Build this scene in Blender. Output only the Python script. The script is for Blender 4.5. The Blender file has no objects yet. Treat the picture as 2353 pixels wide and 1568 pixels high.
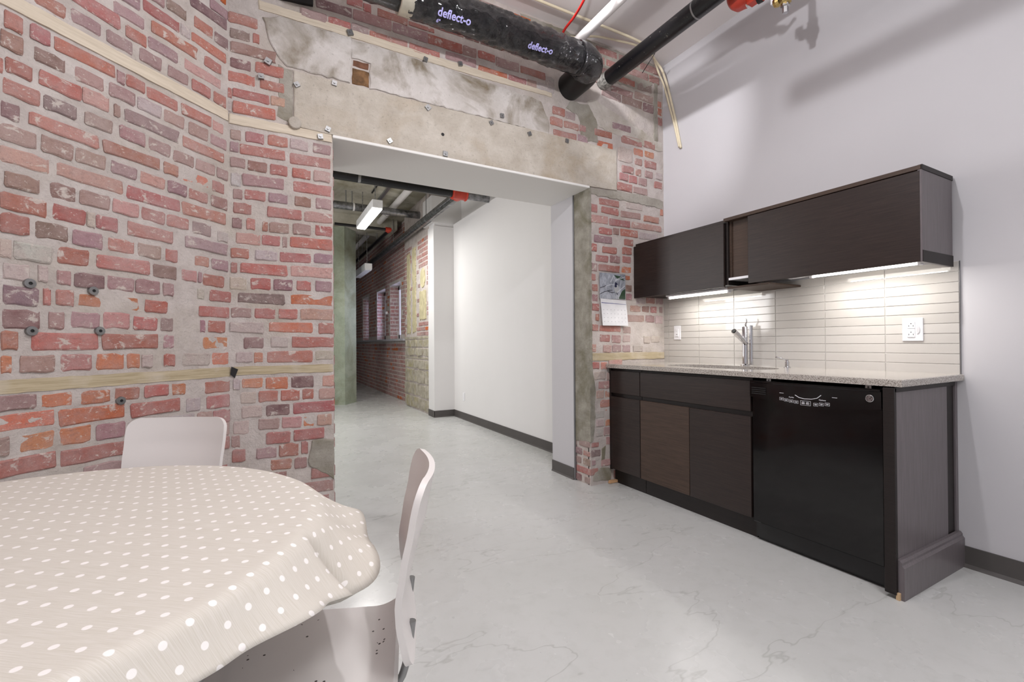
import bpy, bmesh, math, random
from mathutils import Vector, Matrix, noise
D = bpy.data
C = bpy.context.scene.collection
R = math.radians
PI = math.pi

# ------------------------------------------------------------------ camera, world, lights, exposure
def rgb(r, g, b):
    f = lambda c: (c / 255 / 12.92) if c / 255 <= .04045 else ((c / 255 + .055) / 1.055) ** 2.4
    return (f(r), f(g), f(b), 1)

def make_camera():
    yaw, pitch, roll = R(28.425), R(.3076), R(-.3975)
    cy, sy, cp, sp, cr, sr = math.cos(yaw), math.sin(yaw), math.cos(pitch), math.sin(pitch), math.cos(roll), math.sin(roll)
    F = Vector((sy, cy, 0)); Rt = Vector((cy, -sy, 0)); U = Vector((0, 0, 1))
    F2 = F * cp + U * sp; U2 = U * cp - F * sp
    R2 = Rt * cr + U2 * sr; U3 = U2 * cr - Rt * sr
    cd = D.cameras.new('camera'); cd.sensor_width = 36; cd.lens = 1043.694 / 2353 * 36
    cd.clip_start = .02; cd.clip_end = 100
    o = D.objects.new('camera', cd); C.objects.link(o)
    m = Matrix.Identity(4)
    for i in range(3):
        m[i][0] = R2[i]; m[i][1] = U3[i]; m[i][2] = -F2[i]
    m[0][3], m[1][3], m[2][3] = 0, 0, 1.1015
    o.matrix_world = m
    bpy.context.scene.camera = o
make_camera()

sc = bpy.context.scene
sc.view_settings.view_transform = 'Standard'
sc.view_settings.look = 'None'
sc.view_settings.gamma = 1
sc.view_settings.use_curve_mapping = False
sc.view_settings.exposure = 0.0

world = D.worlds.new('world'); sc.world = world; world.use_nodes = True
bg = world.node_tree.nodes['Background']
bg.inputs[0].default_value = (.95, .95, 1.0, 1)
bg.inputs[1].default_value = .5

def lamp(kind, name, loc, power, color=(1, 1, 1), size=.1, rot=(0, 0, 0), size_y=None, **kw):
    l = D.lights.new(name, kind); l.energy = power; l.color = color
    if kind == 'AREA':
        l.size = size
        if size_y: l.shape = 'RECTANGLE'; l.size_y = size_y
    else:
        l.shadow_soft_size = size
    for k, v in kw.items(): setattr(l, k, v)
    o = D.objects.new(name, l); C.objects.link(o); o.location = loc; o.rotation_euler = rot
    return o

def aim(o, target):
    d = Vector(target) - o.location
    o.rotation_euler = d.to_track_quat('-Z', 'Y').to_euler()

# hanging room lamp in front of the pipes, spot near the kitchen corner, added overhead fill for the floor, added uplight for the ceiling, lamp further back
lamp('POINT', 'room_lamp', (1.0, 1.08, 2.81), 48, (.98, .97, 1), .024)
o = lamp('SPOT', 'corner_lamp', (1.2, 2.0, 3.38), 90, (.98, .97, 1), .04, spot_size=R(50), spot_blend=.7)
aim(o, (2.99, 2.72, 2.75))
lamp('AREA', 'overhead_fill', (.7, -1.3, 3.40), 50, (.98, .98, 1), .3, (0, 0, 0), 1.3)  # added fill from overhead, brightens the floor; no fixture belongs to it
lamp('AREA', 'ceiling_fill', (.6, .5, 2.7), 26, (.99, .98, 1), .3, (PI, 0, 0), 1.3)  # added upward fill that brightens the ceiling, no pendant hangs here
lamp('POINT', 'back_room_lamp', (1.05, -3.6, 2.3), 105, (.99, .98, 1), .1)
# hall
lamp('AREA', 'hall_lamp', (1.31, 6.75, 2.86), 40, (1, .99, .96), .12, (0, 0, 0), 1.15)
lamp('AREA', 'hall_wall_fill', (-1.4, 5.2, 2.0), 62, (1, .985, .99), 1.4, (0, R(-90), 0), 1.2)  # added fill out of view, aimed at the hall's white drywall
lamp('AREA', 'window_daylight', (3.6, 9.9, 2.0), 120, (.62, .66, 1), 3.0, (0, R(90), 0), 1.6)

# ------------------------------------------------------------------ helpers
class MB:
    def __init__(s): s.v = []; s.f = []; s.uv = None
    def add(s, vs, fs):
        n = len(s.v); s.v += [tuple(v) for v in vs]; s.f += [tuple(i + n for i in f) for f in fs]; return s
    def box(s, x0, x1, y0, y1, z0, z1):
        vs = [(x, y, z) for x in (x0, x1) for y in (y0, y1) for z in (z0, z1)]
        return s.add(vs, [(0, 1, 3, 2), (4, 6, 7, 5), (0, 4, 5, 1), (2, 3, 7, 6), (0, 2, 6, 4), (1, 5, 7, 3)])
    def cbox(s, x0, x1, y0, y1, z0, z1, c=.002):
        """box with chamfered edges"""
        bm = bmesh.new()
        vs = [bm.verts.new((x, y, z)) for x in (x0, x1) for y in (y0, y1) for z in (z0, z1)]
        for f in [(0, 1, 3, 2), (4, 6, 7, 5), (0, 4, 5, 1), (2, 3, 7, 6), (0, 2, 6, 4), (1, 5, 7, 3)]: bm.faces.new([vs[i] for i in f])
        bmesh.ops.bevel(bm, geom=list(bm.edges), offset=c, segments=1, affect='EDGES')
        bm.verts.ensure_lookup_table()
        r = s.add([v.co for v in bm.verts], [[v.index for v in f.verts] for f in bm.faces]); bm.free(); return r
    def prism(s, pts, a, b, axis='y'):
        """polygon pts (2D) extruded from a to b along the axis"""
        def P(u, w, t): return {'y': (u, t, w), 'x': (t, u, w), 'z': (u, w, t)}[axis]
        n = len(pts)
        vs = [P(u, w, a) for u, w in pts] + [P(u, w, b) for u, w in pts]
        return s.add(vs, [tuple(range(n)), tuple(range(2 * n - 1, n - 1, -1))] + [(i, i + n, (i + 1) % n + n, (i + 1) % n) for i in range(n)])
    def tube(s, path, r, n=12, cap=True):
        path = [Vector(p) for p in path]; rings = []
        m = len(path); up = None
        for i, p in enumerate(path):
            t = (path[min(i + 1, m - 1)] - path[max(i - 1, 0)]).normalized()
            if up is None:
                up = Vector((0, 0, 1)) if abs(t.z) < .9 else Vector((1, 0, 0))
            a = t.cross(up).normalized(); up = a.cross(t).normalized()
            rr = r[i] if isinstance(r, (list, tuple)) else r
            rings.append([p + (a * math.cos(2 * PI * k / n) + up * math.sin(2 * PI * k / n)) * rr for k in range(n)])
        vs = [v for ring in rings for v in ring]
        fs = [(i * n + k, i * n + (k + 1) % n, (i + 1) * n + (k + 1) % n, (i + 1) * n + k) for i in range(m - 1) for k in range(n)]
        if cap: fs += [tuple(range(n - 1, -1, -1)), tuple(range((m - 1) * n, m * n))]
        return s.add(vs, fs)
    def lathe(s, prof, c, n=24, axis='z'):
        """profile (radius, height) about an axis through c"""
        vs = []
        for r, h in prof:
            for k in range(n):
                a = 2 * PI * k / n; x, y = r * math.cos(a), r * math.sin(a)
                q = {'z': (x, y, h), 'x': (h, x, y), 'y': (x, h, y)}[axis]
                vs.append((c[0] + q[0], c[1] + q[1], c[2] + q[2]))
        m = len(prof)
        fs = [(i * n + k, i * n + (k + 1) % n, (i + 1) * n + (k + 1) % n, (i + 1) * n + k) for i in range(m - 1) for k in range(n)]
        fs += [tuple(range(n - 1, -1, -1)), tuple(range((m - 1) * n, m * n))]
        return s.add(vs, fs)
    def grid(s, P, nu, nv):
        vs = [P(i / nu, j / nv) for j in range(nv + 1) for i in range(nu + 1)]
        return s.add(vs, [(j * (nu + 1) + i, j * (nu + 1) + i + 1, (j + 1) * (nu + 1) + i + 1, (j + 1) * (nu + 1) + i) for j in range(nv) for i in range(nu)])
    def sheet(s, P, nu, nv, t):
        """a curved board: grid P(u,v) given thickness t"""
        p = [[Vector(P(i / nu, j / nv)) for i in range(nu + 1)] for j in range(nv + 1)]
        q = []
        for j in range(nv + 1):
            row = []
            for i in range(nu + 1):
                a = p[j][min(i + 1, nu)] - p[j][max(i - 1, 0)]; b = p[min(j + 1, nv)][i] - p[max(j - 1, 0)][i]
                nrm = a.cross(b)
                row.append(p[j][i] - nrm.normalized() * t if nrm.length > 1e-12 else p[j][i])
            q.append(row)
        W = nu + 1; N = W * (nv + 1)
        vs = [v for r in p for v in r] + [v for r in q for v in r]
        fs = []
        for j in range(nv):
            for i in range(nu):
                a = j * W + i
                fs.append((a, a + 1, a + W + 1, a + W)); fs.append((N + a, N + a + W, N + a + W + 1, N + a + 1))
        edge = [i for i in range(nu)]
        for i in range(nu):
            a = i; fs.append((a + 1, a, N + a, N + a + 1)); a = nv * W + i; fs.append((a, a + 1, N + a + 1, N + a))
        for j in range(nv):
            a = j * W; fs.append((a, a + W, N + a + W, N + a)); a = j * W + nu; fs.append((a + W, a, N + a, N + a + W))
        return s.add(vs, fs)
    def mesh(s, name, mat, smooth=False, off=None):
        me = D.meshes.new(name)
        vs = s.v if off is None else [(v[0] - off[0], v[1] - off[1], v[2] - off[2]) for v in s.v]
        me.from_pydata(vs, [], s.f); me.validate()
        bm = bmesh.new(); bm.from_mesh(me); bmesh.ops.recalc_face_normals(bm, faces=list(bm.faces)); bm.to_mesh(me); bm.free()
        if mat: me.materials.append(mat)
        if smooth:
            for p in me.polygons: p.use_smooth = True
        return me
    def build(s, name, mat, parent=None, smooth=False, label=None, local=False, sharp=None):
        """link as ONE mesh object; coordinates are world ones unless local"""
        off = None
        if parent is not None and not local: off = base_of(parent)
        me = s.mesh(name, mat, smooth or sharp is not None, off)
        if sharp is not None: me.set_sharp_from_angle(angle=R(sharp))
        o = D.objects.new(name, me); C.objects.link(o)
        if parent is not None: o.parent = parent
        if label: o['label'] = label
        return o

def base_of(o):
    p = Vector((0, 0, 0))
    while o is not None: p = p + o.location; o = o.parent
    return p

def tag(o, label, cat, group=None):
    o['label'] = label; o['category'] = cat
    if group: o['group'] = group
    return o

def thing(name, label, cat, loc, rz=0, group=None):
    o = D.objects.new(name, None); C.objects.link(o); o.location = loc; o.rotation_euler = (0, 0, rz)
    o.empty_display_size = .05
    return tag(o, label, cat, group)

def structure(o, label=None):
    o['kind'] = 'structure'
    if label: o['label'] = label
    return o

def stuff(o): o['kind'] = 'stuff'; return o

# ------------------------------------------------------------------ materials
class NT:
    def __init__(s, name):
        s.m = D.materials.new(name); s.m.use_nodes = True
        s.t = s.m.node_tree; s.n = s.t.nodes; s.b = s.n['Principled BSDF']
    def node(s, typ, **kw):
        n = s.n.new(typ)
        for k, v in kw.items(): setattr(n, k, v)
        return n
    def link(s, a, b): s.t.links.new(a, b)
    def pos(s):
        return s.node('ShaderNodeNewGeometry').outputs['Position']
    def objco(s):
        return s.node('ShaderNodeTexCoord').outputs['Object']
    def mapping(s, src, scale):
        m = s.node('ShaderNodeMapping'); s.link(src, m.inputs[0]); m.inputs['Scale'].default_value = scale
        return m.outputs[0]
    def noise(s, src, scale, detail=4, rough=.55, dist=0):
        n = s.node('ShaderNodeTexNoise'); s.link(src, n.inputs['Vector'])
        n.inputs['Scale'].default_value = scale; n.inputs['Detail'].default_value = detail
        n.inputs['Roughness'].default_value = rough; n.inputs['Distortion'].default_value = dist
        return n.outputs['Fac']
    def ramp(s, fac, stops):
        r = s.node('ShaderNodeValToRGB'); s.link(fac, r.inputs[0]); e = r.color_ramp.elements
        while len(e) < len(stops): e.new(.5)
        for k, (p, c) in enumerate(stops):
            e[k].position = p; e[k].color = c if isinstance(c, tuple) else (c, c, c, 1)
        return r.outputs[0]
    def mixc(s, fac, a, b, mode='MIX'):
        m = s.node('ShaderNodeMix', data_type='RGBA', blend_type=mode)
        ins = {i.identifier: i for i in m.inputs}
        for key, v in (('Factor_Float', fac), ('A_Color', a), ('B_Color', b)):
            sock = ins[key]
            if isinstance(v, (int, float, tuple)): sock.default_value = v
            else: s.link(v, sock)
        return [o for o in m.outputs if o.identifier == 'Result_Color'][0]
    def math(s, op, a, b=None):
        m = s.node('ShaderNodeMath', operation=op)
        for i, v in enumerate((a, b)):
            if v is None: continue
            if isinstance(v, (int, float)): m.inputs[i].default_value = v
            else: s.link(v, m.inputs[i])
        return m.outputs[0]
    def bump(s, h, strength=.3, dist=.01):
        b = s.node('ShaderNodeBump'); s.link(h, b.inputs['Height'])
        b.inputs['Strength'].default_value = strength; b.inputs['Distance'].default_value = dist
        s.link(b.outputs[0], s.b.inputs['Normal'])
    def base(s, c):
        if isinstance(c, tuple): s.b.inputs['Base Color'].default_value = c
        else: s.link(c, s.b.inputs['Base Color'])
    def set(s, rough=None, metal=None, spec=None, coat=None):
        i = s.b.inputs
        if rough is not None:
            if isinstance(rough, (int, float)): i['Roughness'].default_value = rough
            else: s.link(rough, i['Roughness'])
        if metal is not None: i['Metallic'].default_value = metal
        if spec is not None: i['Specular IOR Level'].default_value = spec
        if coat is not None: i['Coat Weight'].default_value = coat; i['Coat Roughness'].default_value = .08

def plain(name, c, rough=.6, metal=0, var=.06, scale=12, bump=0, spec=.5):
    t = NT(name); p = t.pos(); f = t.noise(p, scale)
    dark = tuple(x * (1 - var * 2) for x in c[:3]) + (1,); lite = tuple(min(1, x * (1 + var)) for x in c[:3]) + (1,)
    t.base(t.ramp(f, [(.3, dark), (.7, lite)])); t.set(rough, metal, spec)
    if bump: t.bump(t.noise(p, scale * 6), bump, .004)
    return t.m

def emissive(name, c, k):
    t = NT(name); t.base(c); t.b.inputs['Emission Color'].default_value = c; t.b.inputs['Emission Strength'].default_value = k
    return t.m

def brick_material(name, island=False):
    t = NT(name); p = t.pos()
    if island:
        g = t.node('ShaderNodeNewGeometry').outputs['Random Per Island']
        base = t.ramp(g, [(0, rgb(150, 118, 116)), (.3, rgb(160, 104, 97)), (.55, rgb(168, 110, 102)), (.75, rgb(140, 108, 103)), (1, rgb(182, 138, 130))])
        spall = t.math('GREATER_THAN', g, .93)
    else:
        oi = t.node('ShaderNodeObjectInfo'); base = oi.outputs['Color']; spall = t.math('SUBTRACT', 1, oi.outputs['Alpha'])
    # chipped orange clay where the face has broken away
    chip = t.noise(t.mapping(p, (1, 1, 1.5)), 15, 4, .62, .5)
    c = base
    n1 = t.noise(p, 21, 5, .62)
    c = t.mixc(t.ramp(n1, [(.36, 0), (.74, .5)]), c, rgb(184, 160, 155))
    n2 = t.noise(t.mapping(p, (1, 1, 1.8)), 44, 4, .65)
    c = t.mixc(t.ramp(n2, [(.28, .42), (.47, 0)]), c, rgb(116, 88, 86))
    haze = t.noise(p, 2.6, 4, .6, .4)
    c = t.mixc(t.ramp(haze, [(.42, .04), (.74, .5)]), c, rgb(196, 180, 177))
    c = t.mixc(t.math('MULTIPLY', t.ramp(chip, [(.44, 0), (.47, 1)]), spall), c, t.mixc(t.noise(p, 90, 3), rgb(204, 108, 58), rgb(168, 88, 50)))
    smear = t.noise(t.mapping(p, (1, 1, 1.3)), 19, 7, .7, .5)
    c = t.mixc(t.ramp(smear, [(.575, 0), (.64, .85)]), c, rgb(207, 197, 189))
    fleck = t.noise(t.mapping(p, (1, 1, 2)), 70, 3, .6, .8)
    c = t.mixc(t.ramp(fleck, [(.63, 0), (.69, .7)]), c, rgb(214, 205, 196))
    c = t.mixc(t.ramp(t.noise(p, 210, 3, .7), [(.3, .22), (.5, 0)]), c, rgb(96, 74, 72))
    t.base(c); t.set(.88, 0, .25)
    h = t.math('ADD', t.noise(p, 120, 5, .7), t.math('MULTIPLY', smear, .8))
    t.bump(t.math('SUBTRACT', h, t.math('MULTIPLY', chip, spall)), .6, .006)
    return t.m

def mortar_material(name, c0, c1, stain, amount=.5):
    t = NT(name); p = t.pos()
    c = t.mixc(t.ramp(t.noise(p, 9, 6, .65), [(.3, 0), (.7, 1)]), c0, c1)
    c = t.mixc(t.ramp(t.noise(p, 2.3, 5, .6, .5), [(.5, 0), (.72, amount)]), c, stain)
    c = t.mixc(t.ramp(t.noise(p, 70, 4, .7), [(.25, .35), (.42, 0)]), c, rgb(120, 110, 102))
    t.base(c); t.set(.92, 0, .2)
    t.bump(t.math('ADD', t.noise(p, 90, 6, .7), t.math('MULTIPLY', t.noise(p, 22, 4, .6), 1.4)), .7, .008)
    return t.m

def concrete_material(name, lo, hi, stain, s1=2.2, edge=(.46, .66), amount=.85, grain=True):
    t = NT(name); p = t.pos()
    c = t.mixc(t.ramp(t.noise(p, s1 * 3, 6, .62), [(.3, 0), (.7, 1)]), lo, hi)
    c = t.mixc(t.ramp(t.noise(p, s1, 5, .6, .8), [(edge[0], 0), (edge[1], amount)]), c, stain)
    if grain:
        g = t.noise(t.mapping(p, (6, 6, 40)), 3, 5, .7)
        c = t.mixc(t.ramp(g, [(.25, .4), (.42, 0)]), c, rgb(96, 84, 66))
    c = t.mixc(t.ramp(t.noise(p, 60, 5, .7), [(.27, .4), (.42, 0)]), c, rgb(84, 76, 62))
    t.base(c); t.set(.9, 0, .2)
    t.bump(t.math('ADD', t.noise(p, 70, 6, .75), t.noise(p, 16, 5, .7)), .75, .008)
    return t.m

def wood_material(name, c0, c1, along, rough=.5, stretch=40, scale=4, stain=None):
    t = NT(name); p = t.pos()
    sc_ = [stretch] * 3
    if along < 3: sc_[along] = 2
    if along == 3: sc_ = [2, 2, stretch]
    g = t.noise(t.mapping(p, tuple(sc_)), scale, 6, .7, .3)
    c = t.ramp(g, [(.28, c0), (.72, c1)])
    if stain: c = t.mixc(t.ramp(t.noise(p, 5, 4, .6), [(.5, 0), (.75, .8)]), c, stain)
    t.base(c); t.set(rough, 0, .4); t.bump(g, .12, .003)
    return t.m

def paint_wall(name, c):
    t = NT(name); p = t.pos()
    n = t.noise(p, 1.2, 3)
    t.base(t.ramp(n, [(.3, tuple(x * .97 for x in c[:3]) + (1,)), (.7, c)])); t.set(.62, 0, .3)
    t.bump(t.noise(p, 180, 3), .05, .002)
    return t.m

M = {}
M['brick'] = brick_material('old_brick')
M['brick_stuff'] = brick_material('old_brick_far', True)
M['mortar'] = mortar_material('lime_mortar', rgb(186, 176, 170), rgb(212, 203, 198), rgb(178, 166, 146), .4)
M['plaster_gray'] = concrete_material('cement_patch', rgb(150, 144, 134), rgb(186, 180, 170), rgb(128, 122, 102), 2.0)
M['plaster_light'] = concrete_material('light_cement', rgb(190, 182, 172), rgb(214, 207, 200), rgb(150, 138, 116), 2.4, (.52, .74), .6, False)
M['lintel'] = concrete_material('board_marked_concrete', rgb(182, 172, 158), rgb(210, 202, 191), rgb(172, 150, 118), 2.6, (.5, .74), .6)
M['upper_concrete'] = concrete_material('stained_concrete', rgb(196, 189, 182), rgb(222, 216, 212), rgb(126, 112, 88), 2.1, (.44, .6), .9, False)
M['jamb_concrete'] = concrete_material('grey_jamb_cement', rgb(140, 136, 124), rgb(176, 171, 160), rgb(120, 116, 96), 3.2)
M['strip'] = wood_material('pale_nailing_wood', rgb(194, 180, 160), rgb(220, 208, 190), 3, .8, 30, 3)
M['strip_old'] = wood_material('weathered_wood', rgb(158, 142, 112), rgb(204, 190, 162), 3, .85, 45, 3, rgb(210, 200, 188))
M['white_wall'] = paint_wall('white_paint', rgb(204, 202, 205))
M['hall_wall'] = paint_wall('hall_white_paint', rgb(232, 230, 229))
M['ceiling_white'] = paint_wall('ceiling_paint', rgb(234, 229, 228))
M['soffit'] = paint_wall('soffit_paint', rgb(236, 234, 230))
M['rubber'] = plain('grey_rubber', rgb(84, 80, 78), .55, 0, .05, 6)
M['metal_bead'] = plain('zinc_bead', rgb(140, 140, 142), .4, .8)
M['espresso'] = wood_material('espresso_veneer', rgb(30, 22, 20), rgb(54, 42, 38), 1, .42, 60, 3)
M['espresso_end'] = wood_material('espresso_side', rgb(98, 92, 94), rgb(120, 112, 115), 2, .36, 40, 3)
M['espresso_dark'] = wood_material('espresso_darker', rgb(22, 17, 16), rgb(38, 30, 28), 1, .5, 60, 3)  # darker espresso tone for carcasses, kicks, rails and strips
M['espresso_brown'] = wood_material('espresso_brown', rgb(52, 40, 33), rgb(84, 66, 55), 1, .55, 70, 3)
M['black_gloss'] = plain('black_appliance', rgb(10, 10, 11), .09, 0, .1, 3)
M['black_dull'] = plain('black_plastic', rgb(20, 20, 21), .4, 0, .1, 8)
M['quartz'] = None
M['tile'] = plain('grey_glazed_tile', rgb(196, 192, 187), .07, 0, .025, 2)
M['grout'] = plain('white_grout', rgb(240, 238, 235), .8, 0, .03, 20)
M['chrome'] = plain('chrome', rgb(215, 215, 218), .1, 1, .02)
M['steel'] = plain('brushed_steel', rgb(196, 196, 198), .25, 1, .04)
M['galv'] = plain('galvanised_steel', rgb(150, 150, 150), .35, .8, .08, 20)
M['white_plastic'] = plain('white_plastic', rgb(236, 235, 238), .35, 0, .01)
M['dark'] = plain('dark_slot', rgb(30, 28, 28), .7)
M['red_paint'] = plain('red_coupling_paint', rgb(196, 62, 44), .38, 0, .1, 14)
M['brass'] = plain('brass', rgb(190, 166, 110), .25, 1, .06)
M['white_pipe'] = plain('white_pvc', rgb(226, 222, 220), .45, 0, .02)
M['cream_cable'] = plain('cream_cable', rgb(226, 214, 186), .5, 0, .04)
M['red_tube'] = plain('red_tube', rgb(186, 34, 30), .4, 0, .05)
M['tape'] = plain('foil_tape', rgb(200, 194, 178), .3, .55, .08, 25)
M['lilac_ink'] = plain('lilac_print', rgb(176, 172, 226), .5, 0, .03)
M['white_ink'] = plain('white_print', rgb(224, 224, 228), .5, 0, .02)
M['chair'] = None
M['tube_light'] = emissive('lamp_tube', (1, .97, .9, 1), 9)
M['hall_light'] = emissive('lamp_diffuser', (1, 1, .96, 1), 6)
M['lamp_body'] = plain('lamp_white_metal', rgb(232, 232, 232), .4)
M['slab'] = concrete_material('slab_concrete', rgb(170, 166, 150), rgb(204, 200, 186), rgb(134, 128, 106), 1.2)
M['column'] = concrete_material('green_grey_concrete', rgb(158, 168, 150), rgb(186, 194, 176), rgb(142, 146, 122), 1.5)
M['stone'] = concrete_material('old_stone', rgb(150, 142, 126), rgb(200, 193, 178), rgb(170, 160, 112), 3.5, (.5, .7), .7)
M['pipe_grey'] = plain('grey_steel_pipe', rgb(140, 140, 142), .28, .8, .3, 18)
M['dark_room'] = plain('dark_hall_end', rgb(46, 42, 46), .9)  # the far hall's lack of light is put into this colour

def pipe_black():
    t = NT('black_pipe_paint'); p = t.pos()
    c = t.mixc(t.ramp(t.noise(p, 34, 3, .6), [(.68, 0), (.74, .5)]), rgb(12, 12, 15), rgb(120, 116, 104))
    c = t.mixc(t.ramp(t.noise(p, 130, 2, .5), [(.74, 0), (.77, .6)]), c, rgb(200, 196, 188))
    t.base(c); t.set(.3, 0, .5); return t.m
M['black_pipe'] = pipe_black()

def duct_mat():
    t = NT('black_duct_film'); p = t.pos()
    n = t.noise(t.mapping(p, (2.2, 1, 1)), 22, 6, .68, 1.2)
    t.base(t.ramp(n, [(.35, rgb(10, 10, 12)), (.7, rgb(26, 26, 32))])); t.set(.13, 0, .7, .6)
    t.bump(t.math('ADD', n, t.math('MULTIPLY', t.noise(t.mapping(p, (1, 3, 3)), 30, 4, .6, 2.0), .6)), 1.0, .05); return t.m
M['duct'] = duct_mat()

def quartz():
    t = NT('speckled_quartz'); p = t.pos()
    c = t.mixc(t.ramp(t.noise(p, 260, 2, .5), [(.40, 0), (.52, 1)]), rgb(128, 120, 112), rgb(196, 190, 183))
    c = t.mixc(t.ramp(t.noise(p, 420, 1, .5), [(.62, 0), (.68, 1)]), c, rgb(84, 76, 70))
    t.base(c); t.set(.12, 0, .5); return t.m
M['quartz'] = quartz()

def chair_paint():
    t = NT('cream_chair_paint'); p = t.pos()
    vor = t.node('ShaderNodeTexVoronoi'); t.link(p, vor.inputs['Vector']); vor.inputs['Scale'].default_value = 62
    gate = t.math('MULTIPLY', t.math('LESS_THAN', vor.outputs['Distance'], .17), t.math('GREATER_THAN', t.noise(p, 9, 2), .57))
    nrm = t.node('ShaderNodeNewGeometry').outputs['Normal']
    sep = t.node('ShaderNodeSeparateXYZ'); t.link(nrm, sep.inputs[0])
    gate = t.math('MULTIPLY', gate, t.math('GREATER_THAN', sep.outputs[2], .6))
    c = t.mixc(gate, rgb(226, 220, 217), rgb(60, 52, 50))
    t.base(c); t.set(.32, 0, .5); return t.m
M['chair'] = chair_paint()

def floor_mat():
    t = NT('polished_concrete'); p = t.pos()
    c = t.mixc(t.ramp(t.noise(p, .9, 5, .6, .4), [(.25, 0), (.75, 1)]), rgb(196, 197, 194), rgb(208, 208, 207))
    c = t.mixc(t.ramp(t.noise(p, 14, 5, .65), [(.3, .35), (.5, 0)]), c, rgb(186, 187, 183))
    sp = t.noise(p, 55, 2, .5)
    c = t.mixc(t.ramp(sp, [(.74, 0), (.77, .5)]), c, rgb(226, 226, 224))
    c = t.mixc(t.ramp(t.noise(p, 80, 2, .5), [(.22, .5), (.26, 0)]), c, rgb(110, 110, 106))
    # fine cracks: contour lines of a slow noise
    k = t.math('ABSOLUTE', t.math('SUBTRACT', t.noise(t.mapping(p, (.8, 2.6, 1)), .8, 5, .5), .5))
    c = t.mixc(t.ramp(k, [(0, .35), (.0035, 0)]), c, rgb(140, 140, 134))
    t.base(c)
    t.set(t.ramp(t.noise(p, 2.5, 4), [(.3, .2), (.7, .34)]), 0, .45)
    t.bump(t.noise(p, 40, 4), .03, .004); return t.m
M['floor'] = floor_mat()

def cloth_mat():
    t = NT('dotted_cloth')
    uv = t.node('ShaderNodeUVMap'); uv.uv_map = 'UVMap'
    sep = t.node('ShaderNodeSeparateXYZ'); t.link(uv.outputs[0], sep.inputs[0])
    s = .0362
    fx = t.math('SUBTRACT', t.math('FRACT', t.math('DIVIDE', sep.outputs[0], s)), .5)
    fy = t.math('SUBTRACT', t.math('FRACT', t.math('DIVIDE', sep.outputs[1], s)), .5)
    d = t.math('SQRT', t.math('ADD', t.math('MULTIPLY', fx, fx), t.math('MULTIPLY', fy, fy)))
    dot = t.ramp(d, [(.13, 1), (.155, 0)])
    w = t.noise(t.mapping(uv.outputs[0], (18, 900, 1)), 1, 3, .6)
    c = t.mixc(t.ramp(w, [(.3, 1), (.65, 0)]), rgb(214, 208, 200), rgb(200, 193, 181))
    c = t.mixc(dot, c, rgb(240, 235, 232))
    t.base(c); t.set(.85, 0, .2); t.bump(w, .12, .002); return t.m
M['cloth'] = cloth_mat()

BC = {'r': (172, 106, 95), 'm': (160, 130, 129), 'p': (190, 146, 136), 'o': (194, 114, 78), 'd': (124, 97, 98), 'b': (144, 112, 102), 'g': (190, 179, 174)}

# ------------------------------------------------------------------ the setting
YB, XW, ZC, XL, XR, ZH = 2.7916, 2.9961, 3.465, .342, 2.1928, 2.306     # back wall, right wall, ceiling, opening, lintel
YH = 3.305                                                             # hall side of the back wall
TH = R(46); CORNER = Vector((-.169, 2.7916, 0)); DL = Vector((math.sin(TH), math.cos(TH), 0)); NL = Vector((DL.y, -DL.x, 0))
LROT = math.atan2(DL.y, DL.x)
def LW(u, z, out=0.0): return CORNER + DL * u + NL * out + Vector((0, 0, z))

structure(MB().box(-6, 6, -6, 15, -.12, 0).build('floor', M['floor']), 'grey-green polished concrete floor with fine cracks')
structure(MB().box(-6, XW + .3, -4.2, YH - .02, ZC, ZC + .2).build('ceiling', M['ceiling_white']), 'off-white painted ceiling')
wall_right = structure(MB().box(XW, XW + .15, -1.5, YB + .01, 0, ZC).build('wall_right', M['white_wall']), 'smooth white wall behind the kitchen')
structure(MB().box(1.32, XW + .15, -1.62, -1.5, 0, ZC).build('wall_rear_blocker', M['white_wall']), 'white wall added behind the viewer to block light from the right of the floor')  # unseen wall piece added so its edge shades the floor beside the cabinets

def wall_grid(mb, P, u0, u1, z0, z1, step, amp, out):
    nu = max(1, round((u1 - u0) / step)); nv = max(1, round((z1 - z0) / step))
    def Q(a, b):
        u, z = u0 + (u1 - u0) * a, z0 + (z1 - z0) * b
        e = 0 if a in (0, 1) or b in (0, 1) else amp * noise.noise(Vector((u * 14, z * 22, out)))
        return P(u, z, e)
    mb.grid(Q, nu, nv)

# left brick wall: mortar bed, bricks set into it
mb = MB(); wall_grid(mb, LW, -2.3, 0, 0, ZC, .024, .004, 3.3)
mb.add([LW(-2.3, 0, -.3), LW(-2.3, 0), LW(-2.3, ZC), LW(-2.3, ZC, -.3), LW(.3, 0, -.3), LW(.3, ZC, -.3)], [(0, 1, 2, 3), (0, 3, 5, 4)])
wall_left = structure(mb.build('wall_left', M['mortar']), 'old brick wall standing at an angle on the left')
# back wall with the wide opening
PB = lambda u, z, e: Vector((u, YB - e, z))
mb = MB()
for a in ((-.175, XL, 0, ZH), (-.175, XL, ZH, ZC), (XL, XR, ZH, ZC), (XR, XW + .01, 0, ZH), (XR, XW + .01, ZH, ZC)): wall_grid(mb, PB, *a, .026, .004, 7.7)
mb.box(-3.2, XL, YB + .02, YH, 0, ZC); mb.box(XR, XW + .1, YB + .02, YH, 0, ZC); mb.box(XL, XR, YB + .02, YH, ZH + .01, ZC)
mb.add([(XL, YB, 0), (XL, YB + .03, 0), (XL, YB + .03, ZC), (XL, YB, ZC), (XR, YB, 0), (XR, YB + .03, 0), (XR, YB + .03, ZH), (XR, YB, ZH)], [(0, 1, 2, 3), (4, 5, 6, 7)])
wall_back = structure(mb.build('wall_back', M['mortar']), 'old brick wall with a wide cased opening under a concrete lintel')

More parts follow.
